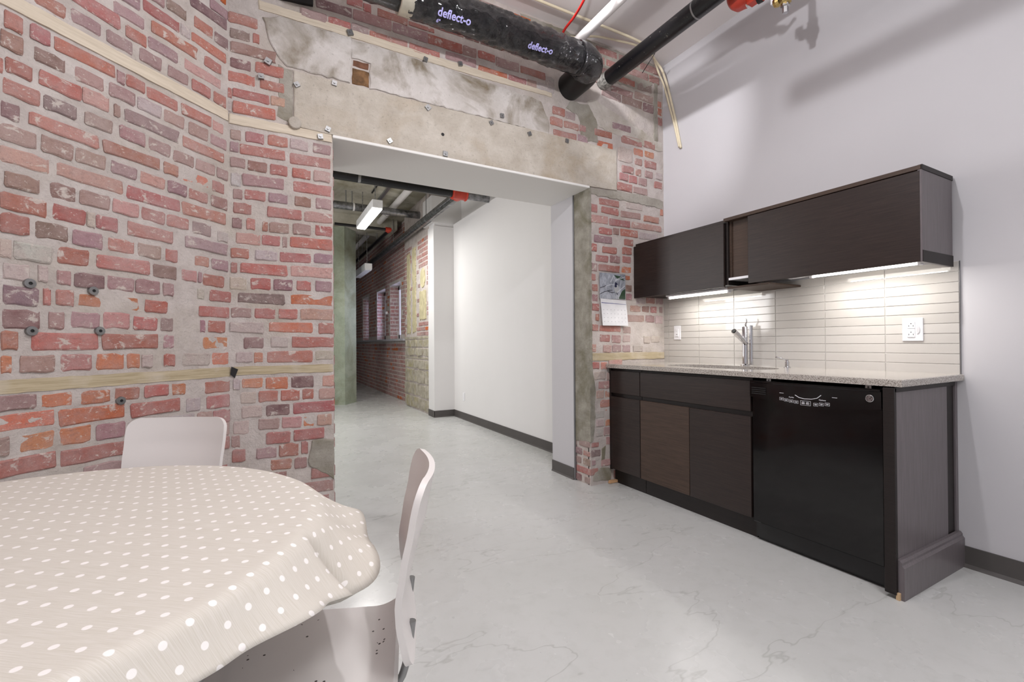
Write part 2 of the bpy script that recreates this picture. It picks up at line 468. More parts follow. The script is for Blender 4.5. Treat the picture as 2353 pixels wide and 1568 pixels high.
# ---- bricks: millimetres along the wall and up, colour letter
BRICKS = {'left': [(-673,-574,2354,2397,'m'), (-948,-786,2281,2318,'r'), (-554,-457,2345,2399,'m'), (-431,-340,2343,2400,'m'), (-312,-215,2342,2395,'m'), (-199,-102,2340,2393,'r'), (-86,-16,2336,2392,'r'), (-782,-691,2353,2384,'r'), (-679,-506,2422,2484,'r'), (-485,-402,2416,2458,'r'), (-396,-264,2423,2471,'m'), (-236,-44,2425,2465,'p'), (-531,-410,2492,2526,'m'), (-382,-171,2498,2553,'r'), (-133,-44,2494,2546,'r'), (-514,-428,2561,2600,'m'), (-418,-258,2573,2622,'r'), (-252,-206,2572,2628,'g'), (-198,-15,2569,2621,'r'), (-315,-224,2655,2697,'d'), (-186,-87,2652,2709,'r'), (-78,-1,2647,2702,'d'), (-385,-325,2643,2691,'m'), (-207,-10,2746,2794,'d'), (-105,-5,2805,2850,'m'), (-861,-812,2203,2263,'r'), (-792,-737,2207,2265,'r'), (-724,-525,2209,2258,'r'), (-520,-490,2202,2249,'m'), (-486,-409,2209,2251,'r'), (-406,-266,2204,2238,'r'), (-250,-99,2203,2245,'r'), (-92,-32,2194,2244,'p'), (-871,-811,2129,2191,'b'), (-781,-691,2136,2185,'d'), (-664,-564,2130,2188,'m'), (-547,-448,2130,2186,'m'), (-439,-340,2128,2184,'g'), (-328,-235,2126,2183,'m'), (-213,-116,2118,2179,'m'), (-103,-12,2121,2164,'m'), (-858,-787,2055,2097,'r'), (-886,-865,2047,2082,'r'), (-771,-639,2053,2111,'r'), (-637,-547,2056,2118,'p'), (-530,-508,2058,2099,'m'), (-489,-261,2051,2106,'d'), (-246,-29,2047,2094,'r'), (-867,-764,1971,2028,'r'), (-756,-656,1975,2023,'d'), (-630,-536,1972,2025,'m'), (-509,-408,1972,2028,'m'), (-397,-301,1969,2027,'m'), (-290,-188,1960,2016,'b'), (-181,-78,1959,2015,'m'), (-70,-8,1962,2010,'m'), (-871,-820,1888,1947,'d'), (-795,-584,1891,1945,'r'), (-569,-348,1890,1942,'r'), (-331,-265,1889,1941,'r'), (-249,-110,1881,1942,'o'), (-94,-29,1883,1938,'r'), (-871,-777,1810,1870,'m'), (-765,-669,1813,1875,'b'), (-659,-559,1814,1871,'m'), (-542,-444,1815,1867,'m'), (-432,-327,1811,1863,'p'), (-317,-225,1807,1863,'d'), (-216,-117,1808,1857,'r'), (-100,-9,1804,1861,'b'), (-871,-738,1735,1793,'p'), (-716,-497,1735,1793,'p'), (-483,-257,1729,1785,'r'), (-248,-18,1725,1785,'r'), (-860,-767,1653,1708,'b'), (-736,-661,1652,1712,'d'), (-647,-545,1655,1712,'m'), (-537,-435,1653,1711,'p'), (-428,-326,1651,1710,'r'), (-318,-218,1651,1706,'r'), (-197,-101,1645,1705,'m'), (-67,-7,1642,1680,'g'), (-871,-746,1574,1634,'r'), (-732,-628,1575,1635,'r'), (-593,-515,1573,1629,'r'), (-625,-596,1573,1631,'g'), (-481,-290,1572,1632,'r'), (-233,-10,1570,1626,'m'), (-871,-797,1494,1563,'r'), (-779,-682,1496,1557,'d'), (-670,-570,1492,1551,'m'), (-551,-453,1492,1548,'r'), (-442,-342,1489,1549,'m'), (-325,-268,1488,1546,'r'), (-192,-112,1490,1540,'r'), (-99,-6,1487,1540,'m'), (-875,-842,1408,1471,'g'), (-840,-732,1408,1472,'g'), (-715,-617,1413,1477,'r'), (-592,-393,1415,1472,'r'), (-378,-272,1408,1467,'d'), (-250,-175,1413,1460,'p'), (-171,-152,1411,1460,'m'), (-147,-31,1399,1459,'r'), (-865,-794,1334,1391,'g'), (-773,-745,1338,1397,'g'), (-719,-675,1336,1385,'m'), (-664,-567,1331,1387,'d'), (-556,-455,1334,1391,'m'), (-448,-352,1330,1391,'b'), (-336,-289,1330,1387,'m'), (-173,-139,1331,1378,'g'), (-110,12,1325,1381,'r'), (-866,-771,1248,1315,'d'), (-758,-736,1253,1315,'r'), (-721,-665,1256,1315,'r'), (-652,-432,1251,1311,'o'), (-414,-318,1250,1305,'r'), (-165,-2,1244,1298,'r'), (-866,-765,1164,1232,'d'), (-743,-695,1166,1230,'m'), (-677,-582,1174,1236,'m'), (-569,-471,1173,1240,'p'), (-459,-362,1171,1229,'r'), (-346,-292,1168,1228,'m'), (-160,-135,1167,1226,'m'), (-121,-25,1167,1227,'r'), (-871,-826,1091,1156,'r'), (-790,-587,1090,1155,'r'), (-574,-357,1089,1153,'r'), (-334,-288,1090,1150,'m'), (-152,-6,1082,1148,'o'), (-871,-842,1010,1071,'o'), (-824,-723,1008,1070,'m'), (-706,-606,1008,1071,'r'), (-592,-493,1006,1072,'o'), (-484,-432,1007,1069,'o'), (-427,-380,1007,1064,'g'), (-333,-281,1007,1064,'r'), (-250,-109,1004,1067,'g'), (-100,-2,1000,1068,'o'), (-883,-776,886,929,'m'), (-765,-666,886,920,'o'), (-642,-546,879,921,'o'), (-530,-436,881,923,'r'), (-415,-311,884,919,'r'), (-298,-234,877,922,'o'), (-136,3,861,921,'r'), (-883,-722,809,871,'o'), (-712,-491,802,865,'o'), (-470,-260,796,857,'r'), (-230,-161,786,848,'g'), (-128,1,784,848,'r'), (-891,-848,727,793,'m'), (-825,-722,727,794,'o'), (-712,-607,727,795,'o'), (-594,-491,724,787,'m'), (-317,-189,724,776,'g'), (-177,-100,709,775,'m'), (-94,0,704,772,'r'), (-879,-721,653,715,'r'), (-710,-480,649,710,'r'), (-104,0,635,705,'m'), (-636,-489,580,632,'m'), (-113,0,567,629,'r')],
'back': [(-161,-113,2192,2231,'m'), (-96,-5,2186,2242,'r'), (12,108,2190,2248,'r'), (120,214,2191,2249,'g'), (235,331,2192,2249,'m'), (-163,-124,2125,2167,'m'), (-119,96,2115,2170,'r'), (116,331,2109,2171,'r'), (-165,-93,2044,2088,'m'), (-85,7,2036,2090,'b'), (22,108,2031,2089,'r'), (131,226,2033,2088,'r'), (240,329,2032,2093,'p'), (-160,-114,1941,2010,'g'), (-109,90,1953,2014,'m'), (136,335,1953,2014,'r'), (-150,-107,1874,1925,'m'), (-98,1,1880,1929,'r'), (14,109,1880,1931,'m'), (142,227,1876,1932,'b'), (250,334,1875,1937,'m'), (-150,-65,1798,1856,'r'), (7,177,1800,1856,'r'), (191,336,1796,1854,'p'), (-155,-110,1719,1774,'d'), (-92,-49,1718,1778,'r'), (-16,10,1719,1767,'r'), (17,112,1715,1771,'m'), (130,225,1716,1778,'m'), (245,336,1722,1782,'r'), (-138,-23,1638,1698,'p'), (-18,70,1642,1697,'r'), (81,104,1637,1696,'m'), (118,337,1643,1705,'r'), (-164,-78,1562,1613,'r'), (-51,58,1560,1614,'g'), (66,226,1559,1614,'r'), (240,337,1566,1620,'m'), (-161,-133,1483,1537,'r'), (-117,104,1479,1540,'r'), (121,339,1481,1543,'p'), (-167,-89,1394,1461,'g'), (-73,24,1400,1463,'r'), (37,130,1401,1461,'d'), (150,225,1405,1460,'r'), (245,332,1404,1466,'m'), (-129,91,1321,1381,'d'), (120,340,1323,1385,'o'), (-164,-68,1247,1300,'m'), (-54,46,1244,1300,'r'), (59,155,1245,1300,'r'), (169,340,1241,1305,'p'), (-167,-9,1165,1225,'g'), (15,232,1168,1227,'o'), (259,344,1163,1226,'r'), (-105,-11,1083,1143,'d'), (23,108,1089,1148,'g'), (123,343,1087,1148,'r'), (-58,-13,1007,1065,'o'), (-140,-64,1010,1066,'g'), (4,230,1005,1069,'r'), (242,339,1015,1068,'g'), (-153,-121,867,924,'g'), (-116,-15,873,927,'o'), (-4,107,862,926,'o'), (121,237,864,927,'d'), (280,344,863,929,'p'), (-120,-48,792,852,'g'), (-37,57,794,854,'r'), (69,165,794,854,'r'), (175,235,796,854,'r'), (263,346,792,852,'p'), (-116,-19,715,778,'g'), (-5,114,716,779,'d'), (130,346,717,781,'r'), (-155,-81,631,703,'g'), (-41,62,646,706,'m'), (72,172,644,706,'p'), (180,238,643,703,'o'), (252,331,643,705,'p'), (-162,-122,566,628,'b'), (-1,117,564,628,'r'), (131,291,570,631,'r'), (-159,-99,487,554,'r'), (-49,50,490,550,'m'), (60,158,488,560,'r'), (170,205,492,563,'r'), (17,121,421,478,'r'), (136,197,414,475,'b'), (1863,1976,2795,2854,'r'), (1979,2069,2788,2846,'m'), (1840,1953,2710,2773,'r'), (1961,2104,2717,2769,'r'), (2110,2170,2724,2766,'r'), (1867,2082,2625,2687,'r'), (2092,2188,2630,2696,'m'), (2250,2428,2723,2773,'r'), (2280,2440,2640,2688,'o'), (2526,2753,2721,2787,'r'), (2767,2904,2729,2788,'r'), (2657,2766,2642,2704,'o'), (2773,2888,2651,2706,'o'), (2667,2748,2566,2623,'r'), (2779,2916,2562,2625,'r'), (2492,2640,2566,2681,'g'), (2530,2655,2480,2537,'r'), (2677,2738,2477,2535,'r'), (2778,2867,2480,2539,'m'), (2893,2982,2484,2543,'g'), (2503,2594,2413,2472,'r'), (2604,2696,2407,2470,'r'), (2707,2803,2404,2467,'m'), (2881,2981,2406,2467,'r'), (2476,2637,2328,2392,'r'), (2650,2805,2326,2384,'m'), (2428,2628,2809,2865,'m'), (2421,2656,3104,3157,'b'), (2673,2879,3113,3172,'m'), (2328,2526,3042,3105,'d'), (2539,2756,3040,3105,'b'), (2766,2885,3031,3102,'d'), (2498,2674,3207,3249,'r'), (2695,2865,3196,3265,'m'), (2935,2976,3188,3241,'o'), (2934,2979,3107,3156,'o'), (2934,2981,3037,3097,'o'), (2933,2983,2951,3016,'r'), (2293,2498,2190,2232,'r'), (2569,2749,2190,2245,'g'), (2214,2274,2117,2181,'r'), (2317,2491,2118,2175,'r'), (2510,2728,2118,2166,'m'), (2762,2937,2110,2160,'r'), (2952,2987,2181,2238,'o'), (2214,2383,2035,2098,'p'), (2393,2614,2034,2091,'r'), (2627,2965,2040,2093,'p'), (2291,2420,1960,2003,'r'), (2433,2493,1964,2017,'b'), (2509,2697,1961,2021,'o'), (2706,2921,1959,2017,'g'), (2242,2419,1888,1943,'m'), (2547,2642,1889,1940,'r'), (2214,2266,1812,1872,'r'), (2319,2469,1808,1860,'r'), (2526,2624,1816,1874,'r'), (2252,2380,1739,1787,'r'), (2399,2501,1738,1797,'b'), (2526,2617,1747,1802,'r'), (2213,2268,1658,1722,'m'), (2282,2498,1663,1716,'r'), (2512,2621,1663,1717,'o'), (2205,2252,1585,1637,'r'), (2546,2606,1610,1645,'o'), (2218,2273,1505,1556,'r'), (2556,2623,1517,1567,'b'), (2217,2271,1424,1478,'m'), (2563,2624,1449,1498,'m'), (2216,2283,1352,1408,'r'), (2675,2768,1428,1459,'g'), (2779,2882,1429,1477,'r'), (2894,2976,1424,1478,'m'), (2607,2720,1353,1405,'p'), (2732,2815,1353,1403,'b'), (2830,2902,1353,1400,'r'), (2934,2971,1355,1397,'m'), (2249,2283,1273,1327,'r'), (2570,2758,1273,1329,'m'), (2774,2873,1269,1329,'m'), (2880,2971,1261,1327,'g'), (2215,2274,1195,1246,'r'), (2291,2503,1193,1232,'r'), (2523,2612,1178,1227,'m'), (2289,2391,1110,1167,'r'), (2407,2502,1100,1164,'m'), (2523,2605,1105,1164,'g'), (2749,2820,1096,1155,'g'), (2835,2931,1101,1155,'g'), (2213,2252,1031,1090,'p'), (2319,2407,1025,1085,'p'), (2414,2505,1028,1085,'m'), (2518,2605,1026,1083,'m'), (2633,2740,1028,1076,'g'), (2210,2284,899,951,'r'), (2297,2363,893,948,'o'), (2377,2513,932,956,'p'), (2230,2349,813,877,'g'), (2356,2388,808,866,'m'), (2268,2388,741,801,'r'), (2336,2387,668,729,'o'), (2252,2328,667,730,'p'), (2291,2388,595,655,'o'), (2238,2330,515,573,'g'), (2338,2389,520,584,'o'), (2336,2388,449,497,'o'), (2250,2325,451,501,'g'), (2321,2387,372,438,'m'), (2245,2312,373,439,'g'), (2344,2386,300,362,'p'), (2201,2270,294,329,'r'), (2194,2287,224,268,'d'), (2203,2237,157,194,'m'), (2294,2384,140,184,'p'), (2189,2263,82,127,'r'), (-169,-33,2802,2858,'r'), (-162,-69,2722,2772,'d'), (-58,-26,2727,2774,'r'), (-159,55,2646,2705,'b'), (-161,-65,2567,2617,'d'), (-45,91,2569,2628,'r'), (-174,-46,2489,2546,'r'), (-24,97,2489,2539,'r'), (-173,-154,2401,2453,'r'), (-151,20,2409,2459,'r'), (24,97,2411,2462,'p'), (-173,-154,2327,2384,'g'), (-151,49,2331,2392,'r'), (175,318,2945,3000,'m'), (321,443,2949,2997,'r'), (446,546,2955,2998,'m'), (551,785,2941,2992,'r'), (791,993,2938,2991,'r'), (254,453,3027,3084,'d'), (458,684,3025,3090,'m'), (691,917,3023,3087,'m'), (424,513,3107,3146,'r'), (517,564,3102,3135,'r'), (598,786,3104,3126,'r'), (791,958,3099,3125,'r'), (914,1151,3021,3085,'r'), (1156,1255,3021,3088,'m'), (1261,1394,3033,3087,'r'), (1398,1583,3019,3083,'m'), (1593,1803,3023,3075,'r'), (1803,1880,2985,3060,'g'), (1034,1251,2959,3013,'m'), (1265,1491,2946,2982,'o'), (1497,1644,2943,2982,'r'), (1649,1729,2947,2992,'m'), (1738,1880,2940,2995,'g')],
'jamb': [(2966,3026,286,326,'b'), (2798,2932,294,335,'b'), (2898,3024,222,264,'d'), (2799,2881,222,258,'r'), (2910,3028,151,191,'b'), (2795,2882,154,194,'b'), (2999,3029,79,117,'d'), (2801,2974,77,123,'r'), (2906,3030,13,57,'d'), (2802,2873,14,57,'b')]}
rnd = random.Random(7)
def brick_mesh(k, L, H=.058):
    r = random.Random(100 + k); n = 4
    pts = []
    c = .006
    for (x, z) in ((-L / 2 + c, -H / 2), (-L * .17, -H / 2), (L * .2, -H / 2), (L / 2 - c, -H / 2), (L / 2, -H / 2 + c), (L / 2, H / 2 - c), (L / 2 - c, H / 2), (L * .15, H / 2), (-L * .22, H / 2), (-L / 2 + c, H / 2), (-L / 2, H / 2 - c), (-L / 2, -H / 2 + c)):
        pts.append((x + r.uniform(-.0025, .0025), z + r.uniform(-.0028, .0028)))
    if k % 3 == 0:       # a broken corner
        i = r.choice((0, 4, 6, 10)); pts[i] = (pts[i][0] * .92, pts[i][1] * .72)
    ins = [(x * (1 - .006 / (L / 2)), z * (1 - .005 / (H / 2))) for x, z in pts]
    m = MB(); N = len(pts)
    vs = [(x, .02, z) for x, z in pts] + [(x, .003 + r.uniform(-.001, .001), z) for x, z in pts] + [(x, -.0005 + r.uniform(-.0012, .0012), z) for x, z in ins]
    fs = [(a * N + i, a * N + (i + 1) % N, (a + 1) * N + (i + 1) % N, (a + 1) * N + i) for a in (0, 1) for i in range(N)] + [tuple(range(2 * N, 3 * N))]
    m.add(vs, fs)
    me = m.mesh('brick', M['brick'])
    return me
HEAD = [brick_mesh(k, .1) for k in range(8)]; STR = [brick_mesh(20 + k, .22) for k in range(8)]
def lin(c, j=0): return rgb(*[max(0, min(255, v + j)) for v in c])
def place_brick(parent, u0, u1, z0, z1, col, P, rot, spall=False):
    w = u1 - u0; long_ = w > .15
    me = rnd.choice(STR if long_ else HEAD)
    o = D.objects.new('brick', me); C.objects.link(o); o.parent = parent
    p = P((u0 + u1) / 2, (z0 + z1) / 2, (.001 if col == 'o' else .0045) + rnd.uniform(-.0015, .003))
    o.location = p; o.rotation_euler = (0, 0, rot)
    o.scale = (w / (.22 if long_ else .1), 1, (z1 - z0) / .058)
    o.color = lin([v + rnd.uniform(-7, 7) for v in BC[col]], rnd.uniform(-9, 9))
    return o
def rows_of(bl):
    """level the measured bricks of a course a little towards each other"""
    rows = []
    for b in sorted(bl, key=lambda b: -(b[2] + b[3])):
        for r in rows:
            if abs(r[0] - (b[2] + b[3]) / 2) < 28: r[1].append(b); break
        else: rows.append(((b[2] + b[3]) / 2, [b]))
    out = []
    for zc, bs in rows:
        for b in bs:
            h = b[3] - b[2]; c = (b[2] + b[3]) / 2
            h = h if h < 40 and len(bs) < 3 else max(h, 52)
            out.append((b[0] / 1000, b[1] / 1000, (c - h / 2) / 1000, (c + h / 2) / 1000, b[4]))
    return out
PLb = lambda u, z, e: LW(u, z, e)
PBb = lambda u, z, e: Vector((u, YB - e, z))
left_b = rows_of(BRICKS['left']); back_b = rows_of(BRICKS['back'])
for b in left_b: place_brick(wall_left, *b, PLb, LROT)
for b in back_b: place_brick(wall_back, *b, PBb, 0)
PJ = lambda u, z, e: Vector((XR - e, u, z))
for b in rows_of(BRICKS['jamb']): place_brick(wall_back, *b, PJ, -PI / 2)

# courses outside the view (further along the left wall, up by the ceiling, under the table) go on as joined bricks
def more_bricks(mb, P, u0, u1, z0, z1, taken, rr):
    z = z0; k = 0
    while z + .058 < z1:
        u = u0 - rr.uniform(0, .15); head = k % 3 == 1
        while u < u1:
            w = .1 if head or rr.random() < .25 else .22
            a, b = max(u, u0), min(u + w, u1)
            if b - a > .03 and not any(a < t[1] + .006 and b > t[0] - .006 and z < t[3] + .008 and z + .058 > t[2] - .008 for t in taken):
                e = rr.uniform(.003, .008); q = []
                for (uu, zz) in ((a, z), (b, z), (b, z + .058), (a, z + .058)): q.append((uu + rr.uniform(-.002, .002), zz + rr.uniform(-.002, .002)))
                vs = [P(x, y, -.01) for x, y in q] + [P(x, y, e - .003) for x, y in q] + [P(a + .006 if i in (0, 3) else b - .006, (z + .005) if i < 2 else z + .053, e) for i, (x, y) in enumerate(q)]
                mb.add(vs, [(j * 4 + i, j * 4 + (i + 1) % 4, j * 4 + 4 + (i + 1) % 4, j * 4 + 4 + i) for j in (0, 1) for i in range(4)] + [(8, 9, 10, 11)])
            u += w + .012
        z += .0795; k += 1
rr = random.Random(5); mb = MB()
band_l = [(-3, 0, 2.255, 2.335), (-3, 0, .93, 1.0)]
more_bricks(mb, PLb, -2.28, -.9, .03, ZC - .02, band_l, rr)
more_bricks(mb, PLb, -.9, -.015, .03, .56, band_l, rr)
more_bricks(mb, PLb, -.9, -.015, 2.48, ZC - .02, left_b, rr)
stuff(mb.build('brick_courses', M['brick_stuff'], wall_left))
mb = MB()
more_bricks(mb, PBb, -.165, .335, .03, .41, back_b, rr)
more_bricks(mb, PBb, -.165, 2.95, 3.135, ZC - .01, back_b, rr)
more_bricks(mb, PBb, 2.42, 2.97, .03, .88, back_b, rr)
more_bricks(mb, lambda u, z, e: Vector((XL + e, u, z)), YB + .01, YH - .02, .03, 2.27, [], rr)
stuff(mb.build('brick_courses', M['brick_stuff'], wall_back))

# nailing strips and cement in the brickwork
def ragged(mb, P, pts, out, back=-.015, seg=.03, amp=.004, seed=1):
    """an irregular slab: outline pts subdivided and roughened, standing out from the wall"""
    r = random.Random(seed); q = []
    for i, a in enumerate(pts):
        b = pts[(i + 1) % len(pts)]; n = max(1, int(math.hypot(b[0] - a[0], b[1] - a[1]) / seg))
        for k in range(n):
            t = k / n; q.append((a[0] + (b[0] - a[0]) * t + r.uniform(-amp, amp), a[1] + (b[1] - a[1]) * t + r.uniform(-amp, amp)))
    N = len(q); cx = sum(p[0] for p in q) / N; cz = sum(p[1] for p in q) / N
    ins = [(x + (cx - x) * min(.5, .006 / max(.01, math.hypot(x - cx, z - cz))), z + (cz - z) * min(.5, .006 / max(.01, math.hypot(x - cx, z - cz)))) for x, z in q]
    vs = [P(x, z, back) for x, z in q] + [P(x, z, out - .004) for x, z in q] + [P(x, z, out) for x, z in ins]
    mb.add(vs, [(j * N + i, j * N + (i + 1) % N, (j + 1) * N + (i + 1) % N, (j + 1) * N + i) for j in (0, 1) for i in range(N)] + [tuple(range(2 * N, 3 * N))])
    return mb
def patch(name, parent, P, pts, out, mat, seed=1, amp=.004, label=None, seg=.03):
    return ragged(MB(), P, pts, out, seed=seed, amp=amp, seg=seg).build(name, mat, parent, label=label)
rect = lambda a, b, c, d: [(a, c), (b, c), (b, d), (a, d)]
patch('nailing_strip', wall_left, PLb, rect(-2.25, -.004, 2.275, 2.328), .007, M['strip'], 1, .0015)
patch('nailing_strip', wall_left, PLb, rect(-2.25, .02, .94, .988), .003, M['strip_old'], 2, .002, 'weathered grey wooden strip')
patch('nailing_strip', wall_back, PBb, rect(-.168, XL - .004, 2.266, 2.316), .008, M['strip'], 3, .0015)
patch('nailing_strip', wall_back, PBb, rect(-.15, XL - .004, .945, .99), .004, M['strip_old'], 4, .002, 'weathered grey wooden strip')
patch('nailing_strip', wall_back, PBb, [(2.2, .962), (2.985, .966), (2.985, 1.02), (2.2, 1.022)], .007, M['strip_old'], 5, .002, 'weathered grey wooden strip')
patch('nailing_strip', wall_back, PBb, [(-.03, 2.915), (1.2, 2.9), (1.86, 2.915), (1.86, 2.943), (1.0, 2.952), (-.03, 2.962)], .006, M['strip'], 6, .002)
patch('concrete_lintel', wall_back, PBb, [(.14, 2.318), (XL, 2.31), (XL + .001, ZH + .002), (XR, ZH + .002), (2.47, 2.318), (2.47, 2.64), (.14, 2.625)], .012, M['lintel'], 7, .0015, 'pale board-marked concrete lintel')
patch('cement_patch', wall_back, PBb, [(.03, 2.74), (.1, 2.645), (.44, 2.637), (.447, 2.79), (.447, 2.905), (.1, 2.91), (-.01, 2.88)], .009, M['upper_concrete'], 8, .006)
patch('cement_patch', wall_back, PBb, [(.447, 2.79), (.552, 2.79), (.552, 2.637), (1.2, 2.637), (1.83, 2.632), (1.83, 2.72), (1.76, 2.86), (1.2, 2.893), (.447, 2.9)], .0085, M['upper_concrete'], 9, .005)
patch('rusty_brick', wall_back, PBb, rect(.451, .548, 2.64, 2.735), .004, plain('rusty_brown_brick', rgb(124, 92, 62), .9, 0, .25, 30, .4), 10, .003, 'rust-brown brick set in the concrete')
patch('rusty_brick', wall_back, PBb, rect(.451, .548, 2.745, 2.785), .002, plain('rusty_red_brick', rgb(120, 82, 62), .9, 0, .2, 30, .4), 11, .003)
patch('cement_patch', wall_back, PBb, [(2.13, 2.65), (2.29, 2.665), (2.29, 2.9), (2.2, 2.945), (2.02, 2.93), (1.98, 2.86), (2.1, 2.84)], .004, M['plaster_gray'], 12, .008)
patch('cement_patch', wall_back, PBb, [(2.3, 2.79), (2.94, 2.72), (2.985, 2.74), (2.985, 2.8), (2.6, 2.9), (2.25, 3.0), (2.18, 2.97)], .005, M['plaster_light'], 13, .008)
patch('cement_patch', wall_back, PBb, [(2.22, 2.25), (2.5, 2.25), (2.98, 2.245), (2.985, 2.31), (2.82, 2.325), (2.48, 2.322), (2.2, 2.3)], .005, M['plaster_gray'], 14, .008)
patch('cement_patch', wall_back, PBb, [(.20, .45), (.222, .56), (.283, .568), (XL - .002, .557), (XL - .002, .33), (.30, .36), (.213, .414)], .010, M['plaster_gray'], 15, .004)
patch('cement_patch', wall_back, PBb, [(2.89, 2.8), (2.93, 2.8), (2.93, 3.3), (2.905, 3.36), (2.885, 3.2)], .006, M['plaster_gray'], 16, .006)
patch('cement_patch', wall_back, PBb, [(2.1, 3.16), (2.7, 3.19), (2.88, 3.27), (2.9, 3.45), (1.6, 3.45), (1.6, 3.3), (1.95, 3.25)], .004, M['plaster_gray'], 17, .008)
patch('cement_patch', wall_back, PBb, [(.06, 2.35), (.135, 2.33), (.135, 2.63), (.07, 2.64)], .003, M['plaster_gray'], 18, .006)
# cement corner of the opening, on two faces
patch('jamb_cement', wall_back, PJ, [(YB - .01, .335), (2.985, .32), (2.985, ZH - .004), (YB - .01, ZH - .004)], .008, M['jamb_concrete'], 19, .004)
patch('jamb_cement', wall_back, PBb, [(XR - .008, .34), (2.212, .345), (2.235, .5), (2.228, .62), (2.245, .72), (2.23, .8), (2.212, .9), (2.205, 1.3), (2.208, 2.28), (XR - .008, 2.29)], .009, M['jamb_concrete'], 20, .004)
patch('cement_patch', wall_back, PBb, [(2.215, .03), (2.39, .02), (2.39, .11), (2.3, .13), (2.22, .1)], .006, M['plaster_gray'], 21, .006)
patch('cement_patch', wall_back, PBb, [(2.29, .18), (2.335, .175), (2.335, .3), (2.3, .27)], .004, M['plaster_gray'], 22, .005)
MB().prism([(2.35, .004), (2.50, .004), (2.50, .022), (2.36, .024)], YB - .035, YB - .012, 'y').build('wood_shim', plain('raw_wood', rgb(206, 164, 122), .8), wall_back)
# casing of the opening
MB().cbox(XL - .002, XR, YB - .016, YH, ZH - .014, ZH + .004, .003).build('soffit_panel', M['soffit'], wall_back)
MB().cbox(XR - .012, XR + .02, 2.985, YH, 0, ZH - .01, .002).build('jamb_panel', M['white_wall'], wall_back)
MB().cbox(XR - .016, XR + .01, 2.972, 2.987, 0, ZH - .012, .002).build('corner_bead', M['metal_bead'], wall_back)
MB().cbox(XR - .019, XR - .012, 2.988, YH, 0, .095, .002).prism([(XR - .026, 0), (XR - .012, 0), (XR - .012, .012), (XR - .019, .012)], 2.988, YH, 'y').build('baseboard', M['rubber'], wall_back)
MB().box(XL - .03, XL, YB + .02, YH, 0, ZH).build('jamb_panel', M['mortar'], wall_back)
# bolts, plates and plugs left in the masonry
for i, (x, z) in enumerate([(.014, 2.637), (-.019, 2.547), (.155, 2.548), (.351, 2.608), (.439, 2.93), (.315, 2.335), (.275, 2.284), (.666, 2.34), (1.022, 2.33), (1.656, 2.596), (.894, 2.905), (1.13, 2.945), (.908, 2.602), (1.437, 2.674), (1.354, 2.606), (1.981, 2.612)]):
    s = .019 if i % 4 else .022
    a = .35 + (i * 1.7) % 1.2; q = [(x + s * math.cos(a + k * PI / 2), z + s * math.sin(a + k * PI / 2)) for k in range(4)]
    m = MB().prism(q, YB - .022, YB + .002, 'y').lathe([(.006, -.027), (.006, -.02)], (x, YB, z), 8, 'y')
    m.build('tie_plate', M['galv'], wall_back)
m = MB().lathe([(.03, -.026), (.034, -.02), (.034, 0)], (.144, YB, 2.332), 16, 'y'); m.build('anchor_disc', M['plaster_light'], wall_back)
MB().lathe([(.011, -.0125), (.011, 0)], (1.007, YB, 2.454), 10, 'y').build('bolt_hole', M['dark'], wall_back)
MB().prism([(-.16, .99), (-.13, .975), (-.145, .93), (-.165, .95)], YB - .012, YB, 'y').build('strip_gap', M['dark'], wall_back)
for u, z in ((-.797, 1.327), (-.606, 1.321), (-.792, 1.158), (-.584, 1.163), (-.51, .875)):
    m = MB()
    for r0, h0, r1, h1 in ((.0175, .006, .0165, .011), (.0165, .011, .006, .0115), (.006, .0115, .006, .006)):
        N = 18
        vs = [LW(u + r0 * math.cos(2 * PI * k / N), z + r0 * math.sin(2 * PI * k / N), h0) for k in range(N)] + [LW(u + r1 * math.cos(2 * PI * k / N), z + r1 * math.sin(2 * PI * k / N), h1) for k in range(N)]
        m.add(vs, [(k, (k + 1) % N, N + (k + 1) % N, N + k) for k in range(N)])
    m.add([LW(u + .0175 * math.cos(2 * PI * k / 18), z + .0175 * math.sin(2 * PI * k / 18), d) for d in (-.005, .006) for k in range(18)], [(k, (k + 1) % 18, 18 + (k + 1) % 18, 18 + k) for k in range(18)])
    w = m.build('wall_anchor', M['galv'], wall_left, True)
    k = MB().add([LW(u + .006 * math.cos(2 * PI * i / 8), z + .006 * math.sin(2 * PI * i / 8), .008) for i in range(8)], [tuple(range(8))]); k.build('anchor_hole', M['dark'], w)

# skirting
mb = MB().box(XW - .008, XW, -1.5, .905, 0, .1).prism([(XW - .022, 0), (XW, 0), (XW, .018), (XW - .008, .016)], -1.5, .905, 'y')
structure(mb.build('baseboard_right', M['rubber']), 'dark grey rubber baseboard on the white wall right of the cabinets')

# tiles behind the counter: grout bed and every tile
grout = MB().box(XW - .004, XW, .9135, YB, .93, 1.4925).build('grout_bed', M['grout'], wall_right)
cols = [.9118 + .305 * i for i in range(7)] + [YB + .003]
tm = {}
for i in range(7):
    for k in range(11):
        w = cols[i + 1] - cols[i] - .0028; h = .0508 - .0028
        key = i == 6
        if key not in tm: tm[key] = MB().cbox(-.006, 0, -w / 2, w / 2, -h / 2, h / 2, .0012).mesh('tile', M['tile'])
        o = D.objects.new('tile', tm[key]); C.objects.link(o); o.parent = wall_right
        o.location = (XW - .003 + rnd.uniform(-.0004, .0004), (cols[i] + cols[i + 1]) / 2, .9332 + .0508 * (k + .5))
        o.rotation_euler = (0, rnd.uniform(-.004, .004), rnd.uniform(-.0012, .0012))
# tile edge trim
MB().box(XW - .007, XW, .9095, .9128, .93, 1.4925).build('tile_edge', M['metal_bead'], wall_right)

